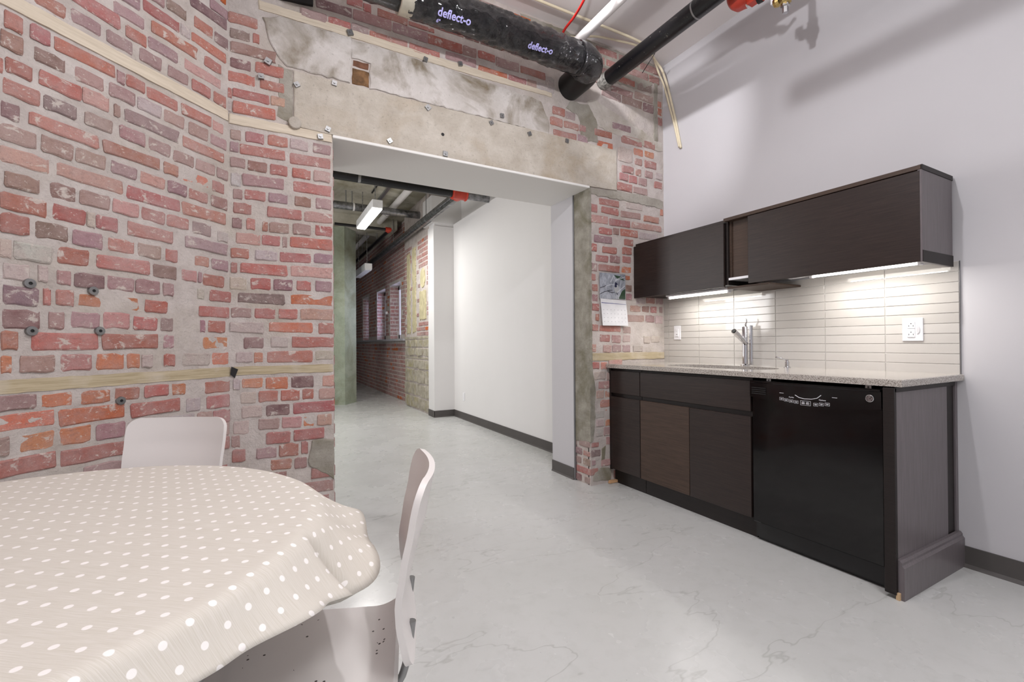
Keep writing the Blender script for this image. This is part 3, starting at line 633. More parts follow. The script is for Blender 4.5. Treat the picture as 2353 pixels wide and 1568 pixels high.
# ------------------------------------------------------------------ base cabinets
GC = 'base units of the kitchen run'
XF = 2.375
def base_unit(label, y0, y1):
    t = thing('base_cabinet', label, 'cabinet', ((XF + XW) / 2, (y0 + y1) / 2, 0), 0, GC)
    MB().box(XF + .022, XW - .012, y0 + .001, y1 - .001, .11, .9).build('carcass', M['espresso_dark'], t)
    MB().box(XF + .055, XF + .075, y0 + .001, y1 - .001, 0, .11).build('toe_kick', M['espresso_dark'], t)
    return t
def front(t, name, y0, y1, z0, z1, mat=None):
    return MB().cbox(XF, XF + .02, y0, y1, z0, z1, .0015).build(name, mat or M['espresso'], t)
t = base_unit('narrow dark base cabinet against the brick pier, one drawer over one door', 2.453, 2.786)
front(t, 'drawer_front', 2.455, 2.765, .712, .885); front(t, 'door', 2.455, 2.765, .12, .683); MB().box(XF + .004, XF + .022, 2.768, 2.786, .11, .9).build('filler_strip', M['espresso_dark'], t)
t = base_unit('wide dark sink base cabinet with two doors, left of the dishwasher', 1.597, 2.451)
front(t, 'drawer_front', 1.599, 2.449, .712, .885); front(t, 'door', 2.02, 2.449, .12, .683, M['espresso_brown'])['label'] = 'browner left door'; front(t, 'door', 1.599, 2.016, .12, .683)

# end panel with its own base moulding
t = thing('end_panel', 'dark panel closing the cabinet run beside the dishwasher, with a base moulding', 'panel', (2.67, .935, 0))
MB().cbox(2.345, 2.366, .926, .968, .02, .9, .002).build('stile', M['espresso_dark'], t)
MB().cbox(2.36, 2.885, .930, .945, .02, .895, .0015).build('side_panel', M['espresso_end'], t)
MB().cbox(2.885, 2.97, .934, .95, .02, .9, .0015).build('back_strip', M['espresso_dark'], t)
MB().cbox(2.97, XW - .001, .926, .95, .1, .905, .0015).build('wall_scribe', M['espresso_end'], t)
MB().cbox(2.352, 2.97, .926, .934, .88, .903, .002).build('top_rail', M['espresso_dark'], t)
MB().prism([(.93, .0), (.904, .0), (.904, .137), (.912, .147), (.912, .157), (.918, .166), (.93, .168)], 2.362, XW - .004, 'x').build('base_moulding', M['espresso_end'], t, sharp=30)
MB().cbox(2.35, 2.372, .916, .93, .0, .03, .001).build('wood_block', plain('raw_block', rgb(206, 176, 138), .8), t)

# ------------------------------------------------------------------ dishwasher
t = thing('dishwasher', 'black built-in dishwasher with a curved control panel', 'dishwasher', (2.66, 1.28, 0))
DX = XF - .004
MB().box(XF + .03, XW - .05, .985, 1.588, .02, .865).build('tub', M['black_dull'], t)
MB().cbox(DX + .006, DX + .035, .978, 1.59, .108, .80, .004).build('door', M['black_gloss'], t)
# control panel with a bowed lower edge
pts = [(.978, .885), (.978, .80)]
for k in range(1, 24):
    y = .978 + .612 * k / 24; pts.append((y, .80 - .032 * math.sin(PI * k / 24) ** 1.3 * (1 if k < 16 else .9)))
pts += [(1.59, .80), (1.59, .885)]
cp = MB().prism(pts, DX - .012, DX + .034, 'x').build('control_panel', M['black_gloss'], t, sharp=30)
MB().cbox(DX - .016, DX + .03, .978, 1.59, .876, .89, .003).build('top_ledge', M['black_gloss'], t)
m = MB()
for k in range(4): m.cbox(DX - .017, DX - .012, 1.497, 1.578, .816 + k * .0105, .8215 + k * .0105, .001)
m.build('vent', M['black_dull'], cp)
MB().box(XF + .05, XF + .065, .985, 1.588, .0, .11).build('kick_plate', M['black_dull'], t)
MB().cbox(XF + .002, XF + .03, .962, .972, .272, .816, .001).build('insulation_strip', M['galv'], t)
m = MB(); m.tube([(DX - .0135, y, z) for y, z in ((1.345, .83), (1.325, .819), (1.30, .815), (1.265, .817), (1.24, .824), (1.222, .84))], .0016, 6)
m.build('handle_line', M['white_ink'], cp)
XT = DX - .0122
def ring(mb, y, z, w, h, t_=.0012):
    for a, b, c_, d in ((y - w, y + w, z + h - t_, z + h), (y - w, y + w, z - h, z - h + t_), (y - w, y - w + t_, z - h, z + h), (y + w - t_, y + w, z - h, z + h)):
        mb.box(XT - .0006, XT, a, b, c_, d)
for y, z in ((1.414, .804), (1.39, .800), (1.365, .797), (1.34, .795), (1.247, .792), (1.221, .796), (1.195, .799)):
    m = MB(); ring(m, y, z, .0105, .0075, .001); m.box(XT - .0006, XT, y - .006, y + .006, z + .0005, z + .0025); m.box(XT - .0006, XT, y - .005, y + .005, z - .003, z - .0012)
    m.build('button', M['white_ink'], cp)
m = MB(); ring(m, 1.295, .794, .0245, .0115); m.build('button_frame', M['white_ink'], cp)
for y in (1.306, 1.285):
    m = MB(); m.box(XT - .0006, XT, y - .0075, y + .0075, .789, .7915); m.box(XT - .0006, XT, y - .0075, y + .0075, .7935, .7955); m.box(XT - .0006, XT, y - .006, y + .006, .798, .7998); m.build('button', M['white_ink'], cp)
for y, z in ((1.414, .834), (1.163, .834)): MB().box(XT - .0006, XT, y - .011, y + .011, z - .001, z + .001).build('indicator', M['white_ink'], cp)
def text_mesh(body, size, extrude=.0004, bold=0.0):
    cu = D.curves.new('txt', 'FONT'); cu.body = body; cu.size = size; cu.extrude = extrude; cu.offset = bold; cu.align_x = 'CENTER'; cu.align_y = 'CENTER'; cu.resolution_u = 3
    o = D.objects.new('txt', cu); C.objects.link(o)
    dg = bpy.context.evaluated_depsgraph_get(); me = D.meshes.new_from_object(o.evaluated_get(dg))
    D.objects.remove(o); D.curves.remove(cu); return me
def text_on_front(body, size, y, z, name, parent, mat=M['white_ink'], x=None):
    me = text_mesh(body, size); x = XT - .0003 if x is None else x
    off = base_of(parent)
    for v in me.vertices:          # text plane faces -X, reading towards -Y
        a, b, c_ = v.co; v.co = (x - c_ - off.x, y - a - off.y, z + b - off.z)
    me.materials.clear(); me.materials.append(mat)
    o = D.objects.new(name, me); C.objects.link(o); o.parent = parent; return o
text_on_front('Cycles', .0095, 1.364, .8165, 'cycles_lettering', cp)
text_on_front('Options', .0095, 1.217, .8165, 'options_lettering', cp)
b = MB().lathe([(.0165, -.0005), (.0165, -.004), (.0145, -.005)], (DX - .012, 1.02, .846), 28, 'x').build('round_badge', M['steel'], cp)
m = MB(); N = 28
for k in range(N):
    a0, a1 = 2 * PI * k / N, 2 * PI * (k + 1) / N
    m.add([(DX - .0173, 1.02 + r_ * math.cos(a), .846 + r_ * math.sin(a)) for r_, a in ((.0128, a0), (.0128, a1), (.0115, a1), (.0115, a0))], [(0, 1, 2, 3)])
for k in range(4):            # little scrolls at the rim
    a = PI / 4 + k * PI / 2; cy, cz = 1.02 + .0105 * math.cos(a), .846 + .0105 * math.sin(a)
    m.add([(DX - .0173, cy + .0018 * math.cos(i * PI / 4), cz + .0018 * math.sin(i * PI / 4)) for i in range(8)], [tuple(range(8))])
me = m.mesh('badge_print', M['dark']); o = D.objects.new('badge_ring', me); C.objects.link(o); o.parent = t; o.location = -t.location
text_on_front('GE', .0145, 1.02, .846, 'badge_monogram', t, M['dark'], DX - .0174)
for y in (1.485, 1.028):
    k = MB().cbox(XF - .012, XF + .02, y - .012, y + .012, .903, .905, .0005).cbox(XF - .012, XF - .0105, y - .012, y + .012, .884, .905, .0005)
    k = k.build('mounting_bracket', M['galv'], t); MB().lathe([(.0045, -.0015), (.004, -.0025)], (XF - .0105, y, .895), 10, 'x').build('screw', M['dark'], t)

# ------------------------------------------------------------------ worktop, sink, tap
def worktop():
    x0, x1, y0, y1, z0, z1 = 2.345, XW - .006, .899, YB - .002, .906, .936
    cx, cy, rx, ry = 2.665, 2.02, .185, .38
    angs = sorted(set([2 * PI * k / 56 for k in range(56)] + [math.atan2(y - cy, x - cx) % (2 * PI) for x in (x0, x1) for y in (y0, y1)]))
    inn, out = [], []
    for a in angs:
        c, s = math.cos(a), math.sin(a); e = 2.6
        k = (abs(c / rx) ** e + abs(s / ry) ** e) ** (-1 / e)
        inn.append((cx + c * k, cy + s * k))
        tx = ((x1 if c > 0 else x0) - cx) / c if abs(c) > 1e-9 else 1e9; ty = ((y1 if s > 0 else y0) - cy) / s if abs(s) > 1e-9 else 1e9
        k = min(tx, ty); out.append((cx + c * k, cy + s * k))
    N = len(angs); m = MB()
    ob = [(min(max(x, x0 + .003), x1 - .003), min(max(y, y0 + .003), y1 - .003)) for x, y in out]
    vs = [(x, y, z1) for x, y in inn] + [(x, y, z1) for x, y in ob] + [(x, y, z1 - .003) for x, y in out] + [(x, y, z0) for x, y in out] + [(x, y, z0) for x, y in inn]
    m.add(vs, [(j * N + i, j * N + (i + 1) % N, (j + 1) % 5 * N + (i + 1) % N, (j + 1) % 5 * N + i) for j in range(5) for i in range(N)])
    o = m.build('countertop', M['quartz'], sharp=25)
    tag(o, 'speckled grey stone countertop over the dark base cabinets', 'countertop')
    # bowl hanging under the cut-out
    m = MB(); prof = [(1.03, .905), (1.0, .903), (.985, .86), (.95, .78), (.85, .762), (.12, .755), (.1, .748)]
    vs = []
    for k, z in prof:
        for (x, y) in inn: vs.append((cx + (x - cx) * k, cy + (y - cy) * k, z))
    m.add(vs, [(j * N + i, j * N + (i + 1) % N, (j + 1) * N + (i + 1) % N, (j + 1) * N + i) for j in range(len(prof) - 1) for i in range(N)] + [tuple(range((len(prof) - 1) * N, len(prof) * N))])
    s = thing('sink', 'stainless steel oval sink let into the grey countertop', 'sink', (cx, cy, .75))
    m.build('bowl', M['steel'], s, True); MB().lathe([(.035, .757), (.04, .76), (.02, .761)], (cx, cy, 0), 20).build('drain', M['chrome'], s)
worktop()
t = thing('faucet', 'tall chrome kitchen faucet with an angled pull-out spout', 'faucet', (2.925, 2.005, .936))
MB().lathe([(.03, .936), (.03, .942), (.02, .948)], (2.925, 2.005, 0)).build('base_ring', M['chrome'], t, sharp=30)
MB().lathe([(.0175, .942), (.0175, 1.205), (.016, 1.208)], (2.925, 2.005, 0)).build('column', M['chrome'], t, sharp=30)
MB().lathe([(.0125, .942), (.0125, 1.212), (.011, 1.214)], (2.945, 1.972, 0)).build('rear_post', M['chrome'], t, sharp=30)
MB().tube([(2.925, 1.997, 1.09), (2.87, 1.992, 1.12), (2.81, 1.986, 1.155), (2.775, 1.982, 1.175)], [.0155, .016, .0175, .0175], 16).build('spout', M['chrome'], t, sharp=40)
m = MB().tube([(2.776, 1.9821, 1.1745), (2.771, 1.9815, 1.1775)], .0135, 16); m.build('spray_face', M['dark'], t)
MB().tube([(2.925, 2.0, 1.206), (2.925, 1.998, 1.225), (2.922, 1.988, 1.24), (2.92, 1.992, 1.262)], [.007, .006, .0045, .004], 10).build('lever', M['chrome'], t, True)
t = thing('soap_dispenser', 'small chrome soap dispenser on the counter right of the faucet', 'soap dispenser', (2.925, 1.715, .936))
MB().lathe([(.02, .936), (.02, .941), (.013, .943), (.013, .972), (.009, .974), (.009, .985), (.006, .986)], (2.925, 1.715, 0), 20).build('pump_body', M['chrome'], t, sharp=30)
MB().tube([(2.925, 1.715, .982), (2.905, 1.735, .992), (2.875, 1.762, 1.004)], [.005, .0042, .0036], 8).build('nozzle', M['chrome'], t, True)

# ------------------------------------------------------------------ wall cabinets
UX = 2.645; GU = 'wall cabinets over the sink'
t = thing('wall_cabinet', 'shorter dark wall cabinet next to the brick pier', 'cabinet', (2.82, 2.37, 1.46), 0, GU)
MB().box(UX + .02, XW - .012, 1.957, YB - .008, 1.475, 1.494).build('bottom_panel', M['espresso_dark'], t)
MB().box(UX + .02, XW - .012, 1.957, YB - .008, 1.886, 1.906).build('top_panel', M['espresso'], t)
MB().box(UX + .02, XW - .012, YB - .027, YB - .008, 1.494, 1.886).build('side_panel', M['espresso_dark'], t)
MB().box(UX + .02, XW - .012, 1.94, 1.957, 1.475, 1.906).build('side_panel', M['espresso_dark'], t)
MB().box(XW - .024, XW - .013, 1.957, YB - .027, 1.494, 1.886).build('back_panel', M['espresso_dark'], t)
MB().cbox(UX, UX + .018, 1.959, YB - .004, 1.463, 1.884, .0015).build('door', M['espresso'], t)
t = thing('wall_cabinet', 'longer dark wall cabinet with an uncovered bay at its left end', 'cabinet', (2.82, 1.43, 1.46), 0, GU)
MB().box(UX + .02, XW - .012, .952, 1.937, 1.505, 1.52).build('bottom_panel', M['white_plastic'], t)  # white here stands for the shelf bottom lit from inside the bay
MB().cbox(UX - .002, XW - .012, .934, 1.957, 1.89, 1.911, .0015).build('top_panel', M['espresso_brown'], t)
MB().box(UX + .035, XW - .013, 1.925, 1.939, 1.52, 1.89).build('side_panel', M['espresso_brown'], t)
MB().box(UX + .045, UX + .06, 1.70, 1.925, 1.52, 1.89).build('bay_panel', M['espresso_brown'], t)
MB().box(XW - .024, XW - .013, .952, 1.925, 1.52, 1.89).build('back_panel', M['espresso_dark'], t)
MB().cbox(UX - .001, UX + .017, .938, 1.787, 1.466, 1.886, .0015).build('door', M['espresso'], t)
MB().cbox(UX + .008, XW - .008, 1.66, 1.94, 1.448, 1.46, .002).build('light_rail', M['espresso_brown'], t)
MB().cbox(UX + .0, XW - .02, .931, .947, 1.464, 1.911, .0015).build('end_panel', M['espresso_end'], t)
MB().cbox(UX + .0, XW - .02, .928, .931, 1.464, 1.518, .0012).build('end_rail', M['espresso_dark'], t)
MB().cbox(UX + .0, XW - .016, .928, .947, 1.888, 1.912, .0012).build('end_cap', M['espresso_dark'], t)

def under_light(label, y0, y1, x=2.80):
    t = thing('undercabinet_light', label, 'light', (x, (y0 + y1) / 2, 1.47), 0, 'slim lights under the wall cabinets')
    MB().cbox(x - .045, x + .03, y0, y1, 1.487, 1.503 if y1 < 1.9 else 1.474 + .0, .002) if False else None
    zt = 1.504 if y1 < 1.9 else 1.474
    MB().cbox(x - .04, x + .03, y0, y1, zt - .017, zt - .0005, .002).build('housing', M['white_plastic'], t)
    MB().tube([(x - .005, y0 + .02, zt - .025), (x - .005, y1 - .02, zt - .025)], .008, 10).build('tube', M['tube_light'], t)
    for y in (y0 + .008, y1 - .008): MB().cbox(x - .018, x + .008, y - .008, y + .008, zt - .035, zt - .016, .002).build('end_cap', M['white_plastic'], t)
    lamp('AREA', 'undercabinet_lamp', (x - .005, (y0 + y1) / 2, zt - .036), 3.4, (1, .97, .93), .02, (0, 0, 0), y1 - y0 - .06)
under_light('slim white light tube under the shorter wall cabinet', 2.02, 2.56)
under_light('slim white light tube under the longer wall cabinet', .985, 1.5)
tag(MB().tube([(2.80, 1.50, 1.492), (2.76, 1.53, 1.478), (2.74, 1.58, 1.474), (2.77, 1.62, 1.485), (2.80, 1.65, 1.5)], .004, 8).build('lamp_cord', M['white_plastic'], None, True), 'thin white cord looping under the longer wall cabinet', 'cord')

# wall plates
def plate(name, label, cat, y, z, w, h, x=XW - .0095):
    t = thing(name, label, cat, (x, y, z))
    MB().cbox(x - .006, x, y - w / 2, y + w / 2, z - h / 2, z + h / 2, .0025).build('cover_plate', M['white_plastic'], t)
    return t
t = plate('light_switch', 'white rocker switch on the tiles near the brick pier', 'switch', 2.645, 1.18, .071, .116)
MB().cbox(XW - .0205, XW - .0155, 2.629, 2.661, 1.147, 1.213, .002).build('rocker', M['white_plastic'], t)
MB().prism([(2.638, 1.163), (2.652, 1.163), (2.645, 1.172)], XW - .021, XW - .0204, 'x').build('switch_mark', M['metal_bead'], t)
MB().cbox(XW - .021, XW - .0204, 2.644, 2.646, 1.185, 1.197, .0002).build('switch_mark', M['metal_bead'], t)
t = plate('power_outlet', 'white double outlet plate with a side dial on the tiles at the right end', 'outlet', 1.095, 1.16, .088, .122)
XO = XW - .0155
for z in (1.183, 1.138):
    f = MB().cbox(XO - .004, XO, 1.083, 1.117, z - .019, z + .019, .002).build('socket', M['white_plastic'], t)
    m = MB(); m.box(XO - .0045, XO - .0039, 1.107, 1.1095, z - .008, z + .0); m.box(XO - .0045, XO - .0039, 1.089, 1.0915, z - .008, z + .0); m.box(XO - .0045, XO - .0039, 1.097, 1.102, z + .006, z + .010)
    m.build('slots', M['dark'], f)
MB().box(XO - .0035, XO - .003, 1.085, 1.115, 1.158, 1.163).build('test_button', M['white_plastic'], t)
pts = [(1.076 - .013 * math.sin(PI * k / 12), 1.16 + .024 * math.cos(PI * k / 12)) for k in range(13)]
MB().prism(pts, XO - .004, XO, 'x').build('dial', plain('pale_grey_dial', rgb(204, 203, 206), .4), t)

# ------------------------------------------------------------------ calendar on the pier
t = thing('wall_calendar', 'wall calendar with a bird photo above a month sheet on the brick pier', 'calendar', (2.415, YB - .012, 1.45))
def cal_pic():
    n = NT('bird_photo'); o = n.objco()
    c = n.ramp(n.noise(n.mapping(o, (1, 1, .5)), 22, 4, .6, 1.4), [(.3, rgb(118, 122, 130)), (.55, rgb(168, 172, 182)), (.75, rgb(204, 206, 212))])
    n.base(c); n.set(.3); return n.m
yc = YB - .014
pic = MB().box(2.282, 2.545, yc, yc + .0015, 1.447, 1.65).build('photo_page', cal_pic(), t)
mk = lambda nm, c: plain(nm, c, .4, 0, .05)
Mtw, Mdk, Mgr, Mbd = mk('print_white_twig', rgb(214, 218, 222)), mk('print_dark_branch', rgb(74, 74, 82)), mk('print_green', rgb(56, 78, 60)), mk('print_bird', rgb(176, 178, 180))
yp = yc - .0004
MB().prism([(2.47, 1.45), (2.543, 1.45), (2.543, 1.535), (2.51, 1.515)], yp, yc, 'y').build('print_foliage', Mgr, pic)
MB().prism([(2.425, 1.64), (2.49, 1.632), (2.54, 1.6), (2.46, 1.61)], yp, yc, 'y').build('print_foliage', Mgr, pic)
def stroke(name, pts, w, mat, y=yp - .0003):
    m = MB()
    for (a, b), (c_, d) in zip(pts, pts[1:]):
        l = math.hypot(c_ - a, d - b); nx, nz = -(d - b) / l * w, (c_ - a) / l * w
        m.add([(a + nx, y, b + nz), (a - nx, y, b - nz), (c_ - nx * .8, y, d - nz * .8), (c_ + nx * .8, y, d + nz * .8)], [(0, 1, 2, 3)])
    return m.build(name, mat, pic)
stroke('print_branch', [(2.285, 1.482), (2.33, 1.502), (2.37, 1.512), (2.41, 1.518)], .003, Mdk); stroke('print_branch', [(2.285, 1.53), (2.32, 1.54), (2.345, 1.552)], .003, Mdk)
stroke('print_branch', [(2.36, 1.508), (2.40, 1.498), (2.43, 1.5)], .003, Mdk); stroke('print_twig', [(2.39, 1.58), (2.425, 1.635), (2.44, 1.6), (2.5, 1.625)], .0022, Mtw)
stroke('print_twig', [(2.43, 1.59), (2.5, 1.615), (2.54, 1.63)], .0022, Mtw); stroke('print_twig', [(2.34, 1.545), (2.40, 1.563), (2.44, 1.56)], .0018, Mtw); stroke('print_twig', [(2.455, 1.5), (2.52, 1.545), (2.543, 1.56)], .0022, Mtw)
stroke('print_twig', [(2.455, 1.45), (2.457, 1.482)], .003, Mtw); stroke('print_twig', [(2.473, 1.45), (2.468, 1.49)], .003, Mtw)
MB().prism([(2.452 + .026 * math.cos(a) * (1.0), 1.53 + .034 * math.sin(a)) for a in [2 * PI * k / 16 for k in range(16)]], yp - .0002, yc, 'y').build('print_bird', Mbd, pic)
MB().prism([(2.432, 1.545), (2.438, 1.583), (2.452, 1.578), (2.466, 1.564), (2.452, 1.562), (2.455, 1.545), (2.442, 1.54)], yp - .0008, yc, 'y').build('print_bird_head', mk('print_blue_black', rgb(38, 40, 66)), pic)
stroke('print_tail', [(2.452, 1.5), (2.465, 1.48)], .004, Mdk)
sheet = MB()
sheet.add([(2.288, yc, 1.447), (2.55, yc, 1.441), (2.552, yc - .012, 1.33), (2.553, yc - .02, 1.236), (2.294, yc - .02, 1.236), (2.29, yc - .012, 1.33)], [(0, 1, 2, 5), (5, 2, 3, 4)])
sheet.add([(2.288, yc + .001, 1.447), (2.55, yc + .001, 1.441), (2.553, yc - .0188, 1.236), (2.294, yc - .0188, 1.236)], [(0, 1, 2, 3)])
sh = sheet.build('month_sheet', mk('calendar_paper', rgb(232, 231, 234)), t)
on = lambda x, z: yc - .0007 - .02 * (1.447 - z) / .211
m = MB(); m.add([(2.295, on(0, 1.412), 1.412), (2.295, on(0, 1.418), 1.418), (2.545, on(0, 1.409), 1.409), (2.545, on(0, 1.406), 1.406)], [(0, 1, 2, 3)]); m.build('header_rule', mk('navy_rule', rgb(92, 96, 150)), sh)
m = MB()
for r_ in range(4):
    for c_ in range(7):
        x, z = 2.31 + c_ * .036, 1.358 - r_ * .031; m.add([(x, on(0, z) - .0006, z), (x + .006, on(0, z) - .0006, z), (x + .006, on(0, z + .005) - .0006, z + .005), (x, on(0, z + .005) - .0006, z + .005)], [(0, 1, 2, 3)])
stuff(m.build('day_marks', mk('faint_grey_print', rgb(172, 172, 178)), sh))

# ------------------------------------------------------------------ overhead duct, pipes, cables
t = thing('insulated_duct', 'black plastic wrapped insulated duct along the brick wall that elbows into it', 'duct', (1.3, 2.5, 3.05))
def wrinkled(path, r, n, amp, seed, m=None, fx=10):
    """a tube of many rings with creases in its film"""
    pts = []; path = [Vector(p) for p in path]
    L = [0]
    for a, b in zip(path, path[1:]): L.append(L[-1] + (b - a).length)
    K = max(2, int(L[-1] / .012)); q = []
    for k in range(K + 1):
        s = L[-1] * k / K; i = max(j for j in range(len(L)) if L[j] <= s + 1e-9); i = min(i, len(path) - 2)
        q.append(path[i].lerp(path[i + 1], (s - L[i]) / (L[i + 1] - L[i])))
    mb = m or MB(); rings = []; ref = Vector((0, 0, 1))
    for k, p in enumerate(q):
        d = (q[min(k + 1, K)] - q[max(k - 1, 0)]).normalized(); a = d.cross(ref).normalized(); u = a.cross(d)
        for j in range(n):
            an = 2 * PI * j / n; dirv = a * math.cos(an) + u * math.sin(an)
            c = Vector((p.x * fx + math.sin(an) * 1.3, p.y * fx, math.cos(an) * 2.2 + seed))
            f = noise.turbulence(c, 3, True) - .5; g = abs(noise.noise(Vector((p.x * 16 + an * 1.5, p.y * 9, seed + math.sin(an) * 2))))
            rings.append(p + dirv * (r * (1 + amp * f + amp * .8 * (.35 - g))))
    fs = [(k * n + j, k * n + (j + 1) % n, (k + 1) * n + (j + 1) % n, (k + 1) * n + j) for k in range(K) for j in range(n)]
    mb.add(rings, fs + [tuple(range(n - 1, -1, -1)), tuple(range(K * n, K * n + n))]); return mb
arc = [(1.90 + .115 * math.sin(a), 2.615 - .115 * math.cos(a), 3.05 - .012 * a) for a in [PI / 2 * k / 10 for k in range(11)]]
wrinkled([(.70, 2.5, 3.05), (1.3, 2.5, 3.055), (1.88, 2.5, 3.045)], .1, 40, .17, 1.0).build('sleeve', M['duct'], t, True)
wrinkled([(1.87, 2.5, 3.045)] + arc[:8], .109, 36, .12, 4.0).build('elbow_sleeve', M['duct'], t, True)
MB().tube(arc[6:] + [(2.015, 2.80, 3.03)], .098, 32).build('wall_stub', M['black_dull'], t, sharp=40)
MB().lathe([(.098, .655), (.103, .66), (.103, .725), (.1, .73)], (0, 2.5, 3.05), 36, 'x').build('tape_band', M['tape'], t, sharp=30)
wrinkled([(-.25, 2.5, 3.05), (.2, 2.5, 3.05), (.655, 2.5, 3.05)], .086, 32, .14, 9.0).build('bare_end', M['duct'], t, True)
def duct_text(body, size, x, ang, tilt, name):
    me = text_mesh(body, size, .0006, .0012)
    for v in me.vertices:
        a, b, c_ = v.co; aa, bb = a * math.cos(tilt) - b * math.sin(tilt), a * math.sin(tilt) + b * math.cos(tilt)
        an = ang + bb / .1; rr_ = .1085 + c_ + .0008
        v.co = (x + aa - 1.3, -math.cos(an) * rr_, math.sin(an) * rr_)
    me.materials.clear(); me.materials.append(M['lilac_ink']); o = D.objects.new(name, me); C.objects.link(o); o.parent = t
duct_text('deflect-o', .056, .955, -.80, .02, 'lettering'); duct_text('deflect-o', .050, 1.535, -.84, .05, 'lettering'); duct_text('6"', .026, .87, -1.26, 0, 'size_mark')
MB().prism([(.066, 3.0), (.20, 3.015), (.24, 3.02), (.238, 3.4), (.066, 3.4)], YB - .02, YB + .01, 'y').build('dark_hole_panel', M['dark'], wall_back, label='black hole in the brickwork by the ceiling')  # solid dark panel, its colour gives the shade inside the hole

t = thing('sprinkler_pipe', 'black painted sprinkler pipe running under the ceiling into the brick wall', 'pipe', (2.336, .6, 3.148))
MB().tube([(2.336, -1.45, 3.148), (2.336, YB, 3.148)], .057, 28).build('pipe', M['black_pipe'], t, sharp=40)
MB().lathe([(.0575, 1.895), (.0582, 1.9), (.0575, 1.905)], (2.336, 0, 3.148), 28, 'y').build('seam_ring', M['galv'], t)
MB().lathe([(.0573, 2.70), (.0578, 2.705), (.0578, YB), (.0573, YB)], (2.336, 0, 3.148), 28, 'y').build('torn_label', plain('torn_label', rgb(150, 148, 142), .6, 0, .45, 60), t)
t = thing('vent_pipe', 'white plastic pipe running above the black duct', 'pipe', (1.99, .6, 3.29))
MB().tube([(1.99, -1.45, 3.29), (1.99, YB, 3.29)], .033, 20).build('pipe', M['white_pipe'], t, sharp=40)
t = thing('drain_pipe', 'red coupling with a brass drain valve at the top edge, right of the black pipe', 'pipe', (2.5, .0, 3.17))
MB().tube([(2.5, -1.45, 3.175), (2.5, 1.70, 3.175)], .057, 20).build('pipe', M['black_pipe'], t, sharp=40)
MB().lathe([(.015, 1.785), (.05, 1.778), (.072, 1.755), (.08, 1.715), (.08, 1.67), (.072, 1.663), (.072, 1.64), (.058, 1.632)], (2.5, 0, 3.17), 28, 'y').build('coupling', M['red_paint'], t, sharp=40)
MB().cbox(2.47, 2.53, 1.612, 1.67, 3.07, 3.108, .008).build('coupling_lug', M['red_paint'], t)
MB().lathe([(.014, 1.60), (.014, 1.68)], (2.5, 0, 3.085), 6, 'y').build('bolt', M['chrome'], t)
MB().lathe([(.02, 1.582), (.0225, 1.588), (.02, 1.612)], (2.5, 0, 3.068), 16, 'y').build('nut', M['black_dull'], t)
MB().tube([(2.5, 1.625, 3.095), (2.5, 1.578, 3.058), (2.5, 1.532, 3.088)], [.015, .0125, .011], 8).build('valve_lever', M['red_paint'], t, True)
MB().cbox(2.488, 2.512, 1.50, 1.532, 2.985, 3.032, .002).build('tag', M['white_plastic'], t)
MB().lathe([(.0175, 3.13), (.0175, 3.035), (.025, 3.03), (.025, 2.985), (.03, 2.982), (.03, 2.953), (.0225, 2.947), (.0225, 2.935)], (2.5, 1.456, 0), 8).build('valve_body', M['brass'], t, sharp=20)
MB().lathe([(.024, 2.94), (.024, 2.932), (.015, 2.928), (.015, 2.897)], (2.5, 1.456, 0), 6).build('plug', M['steel'], t, sharp=20)
MB().lathe([(.0225, -.015), (.0275, 0), (.0225, .015)], (2.5, 1.5, 2.985), 14, 'y').build('valve_ring', M['brass'], t)
t = thing('shadow_conduit', 'grey conduit added just above the view to cast the lower shadow strip', 'conduit', (1.6, .0, 2.775))  # unseen conduit added to throw the lower shadow strip on the right wall
MB().tube([(1.6, -1.4, 2.775), (1.6, 1.27, 2.775)], .0265, 14).build('conduit', M['galv'], t, sharp=40)
for y in (-1.0, .9): MB().tube([(1.6, y, 2.79), (1.6, y, ZC)], .004, 6).build('hanger_rod', M['galv'], t)

def smooth_path(pts, n=8):
    pts = [Vector(p) for p in pts]; out = []
    for i in range(len(pts) - 1):
        p0, p1, p2, p3 = pts[max(i - 1, 0)], pts[i], pts[i + 1], pts[min(i + 2, len(pts) - 1)]
        for k in range(n):
            s = k / n; out.append(.5 * ((2 * p1) + (p2 - p0) * s + (2 * p0 - 5 * p1 + 4 * p2 - p3) * s * s + (3 * p1 - p0 - 3 * p2 + p3) * s ** 3))
    return out + [pts[-1]]
tag(MB().tube(smooth_path([(.6, 2.60, 3.43), (1.506, 2.606, 3.43), (2.045, 2.601, 3.43), (2.54, 2.601, 3.43), (2.72, 2.66, 3.43), (2.86, 2.735, 3.44), (2.935, 2.745, 3.40), (2.962, 2.718, 3.28), (2.976, 2.669, 3.061), (2.985, 2.634, 2.886), (2.985, 2.594, 2.69)]), .0095, 10).build('ceiling_cable', M['cream_cable'], None, True), 'cream cable along the ceiling whose cut end dangles on the white wall', 'cable')
tag(MB().tube(smooth_path([(1.7, 2.70, 3.28), (1.885, 2.7, 3.319), (2.041, 2.7, 3.362), (2.204, 2.7, 3.42), (2.419, 2.68, 3.44), (2.6, 2.66, 3.445), (2.75, 2.68, 3.448), (2.88, 2.755, 3.43), (2.93, 2.77, 3.38), (2.955, 2.74, 3.27), (2.968, 2.69, 3.061), (2.975, 2.65, 2.9), (2.976, 2.604, 2.70)]), .008, 10).build('ceiling_cable', M['cream_cable'], None, True), 'cream cable sagging behind the white pipe, second of the two dangling ends', 'cable')
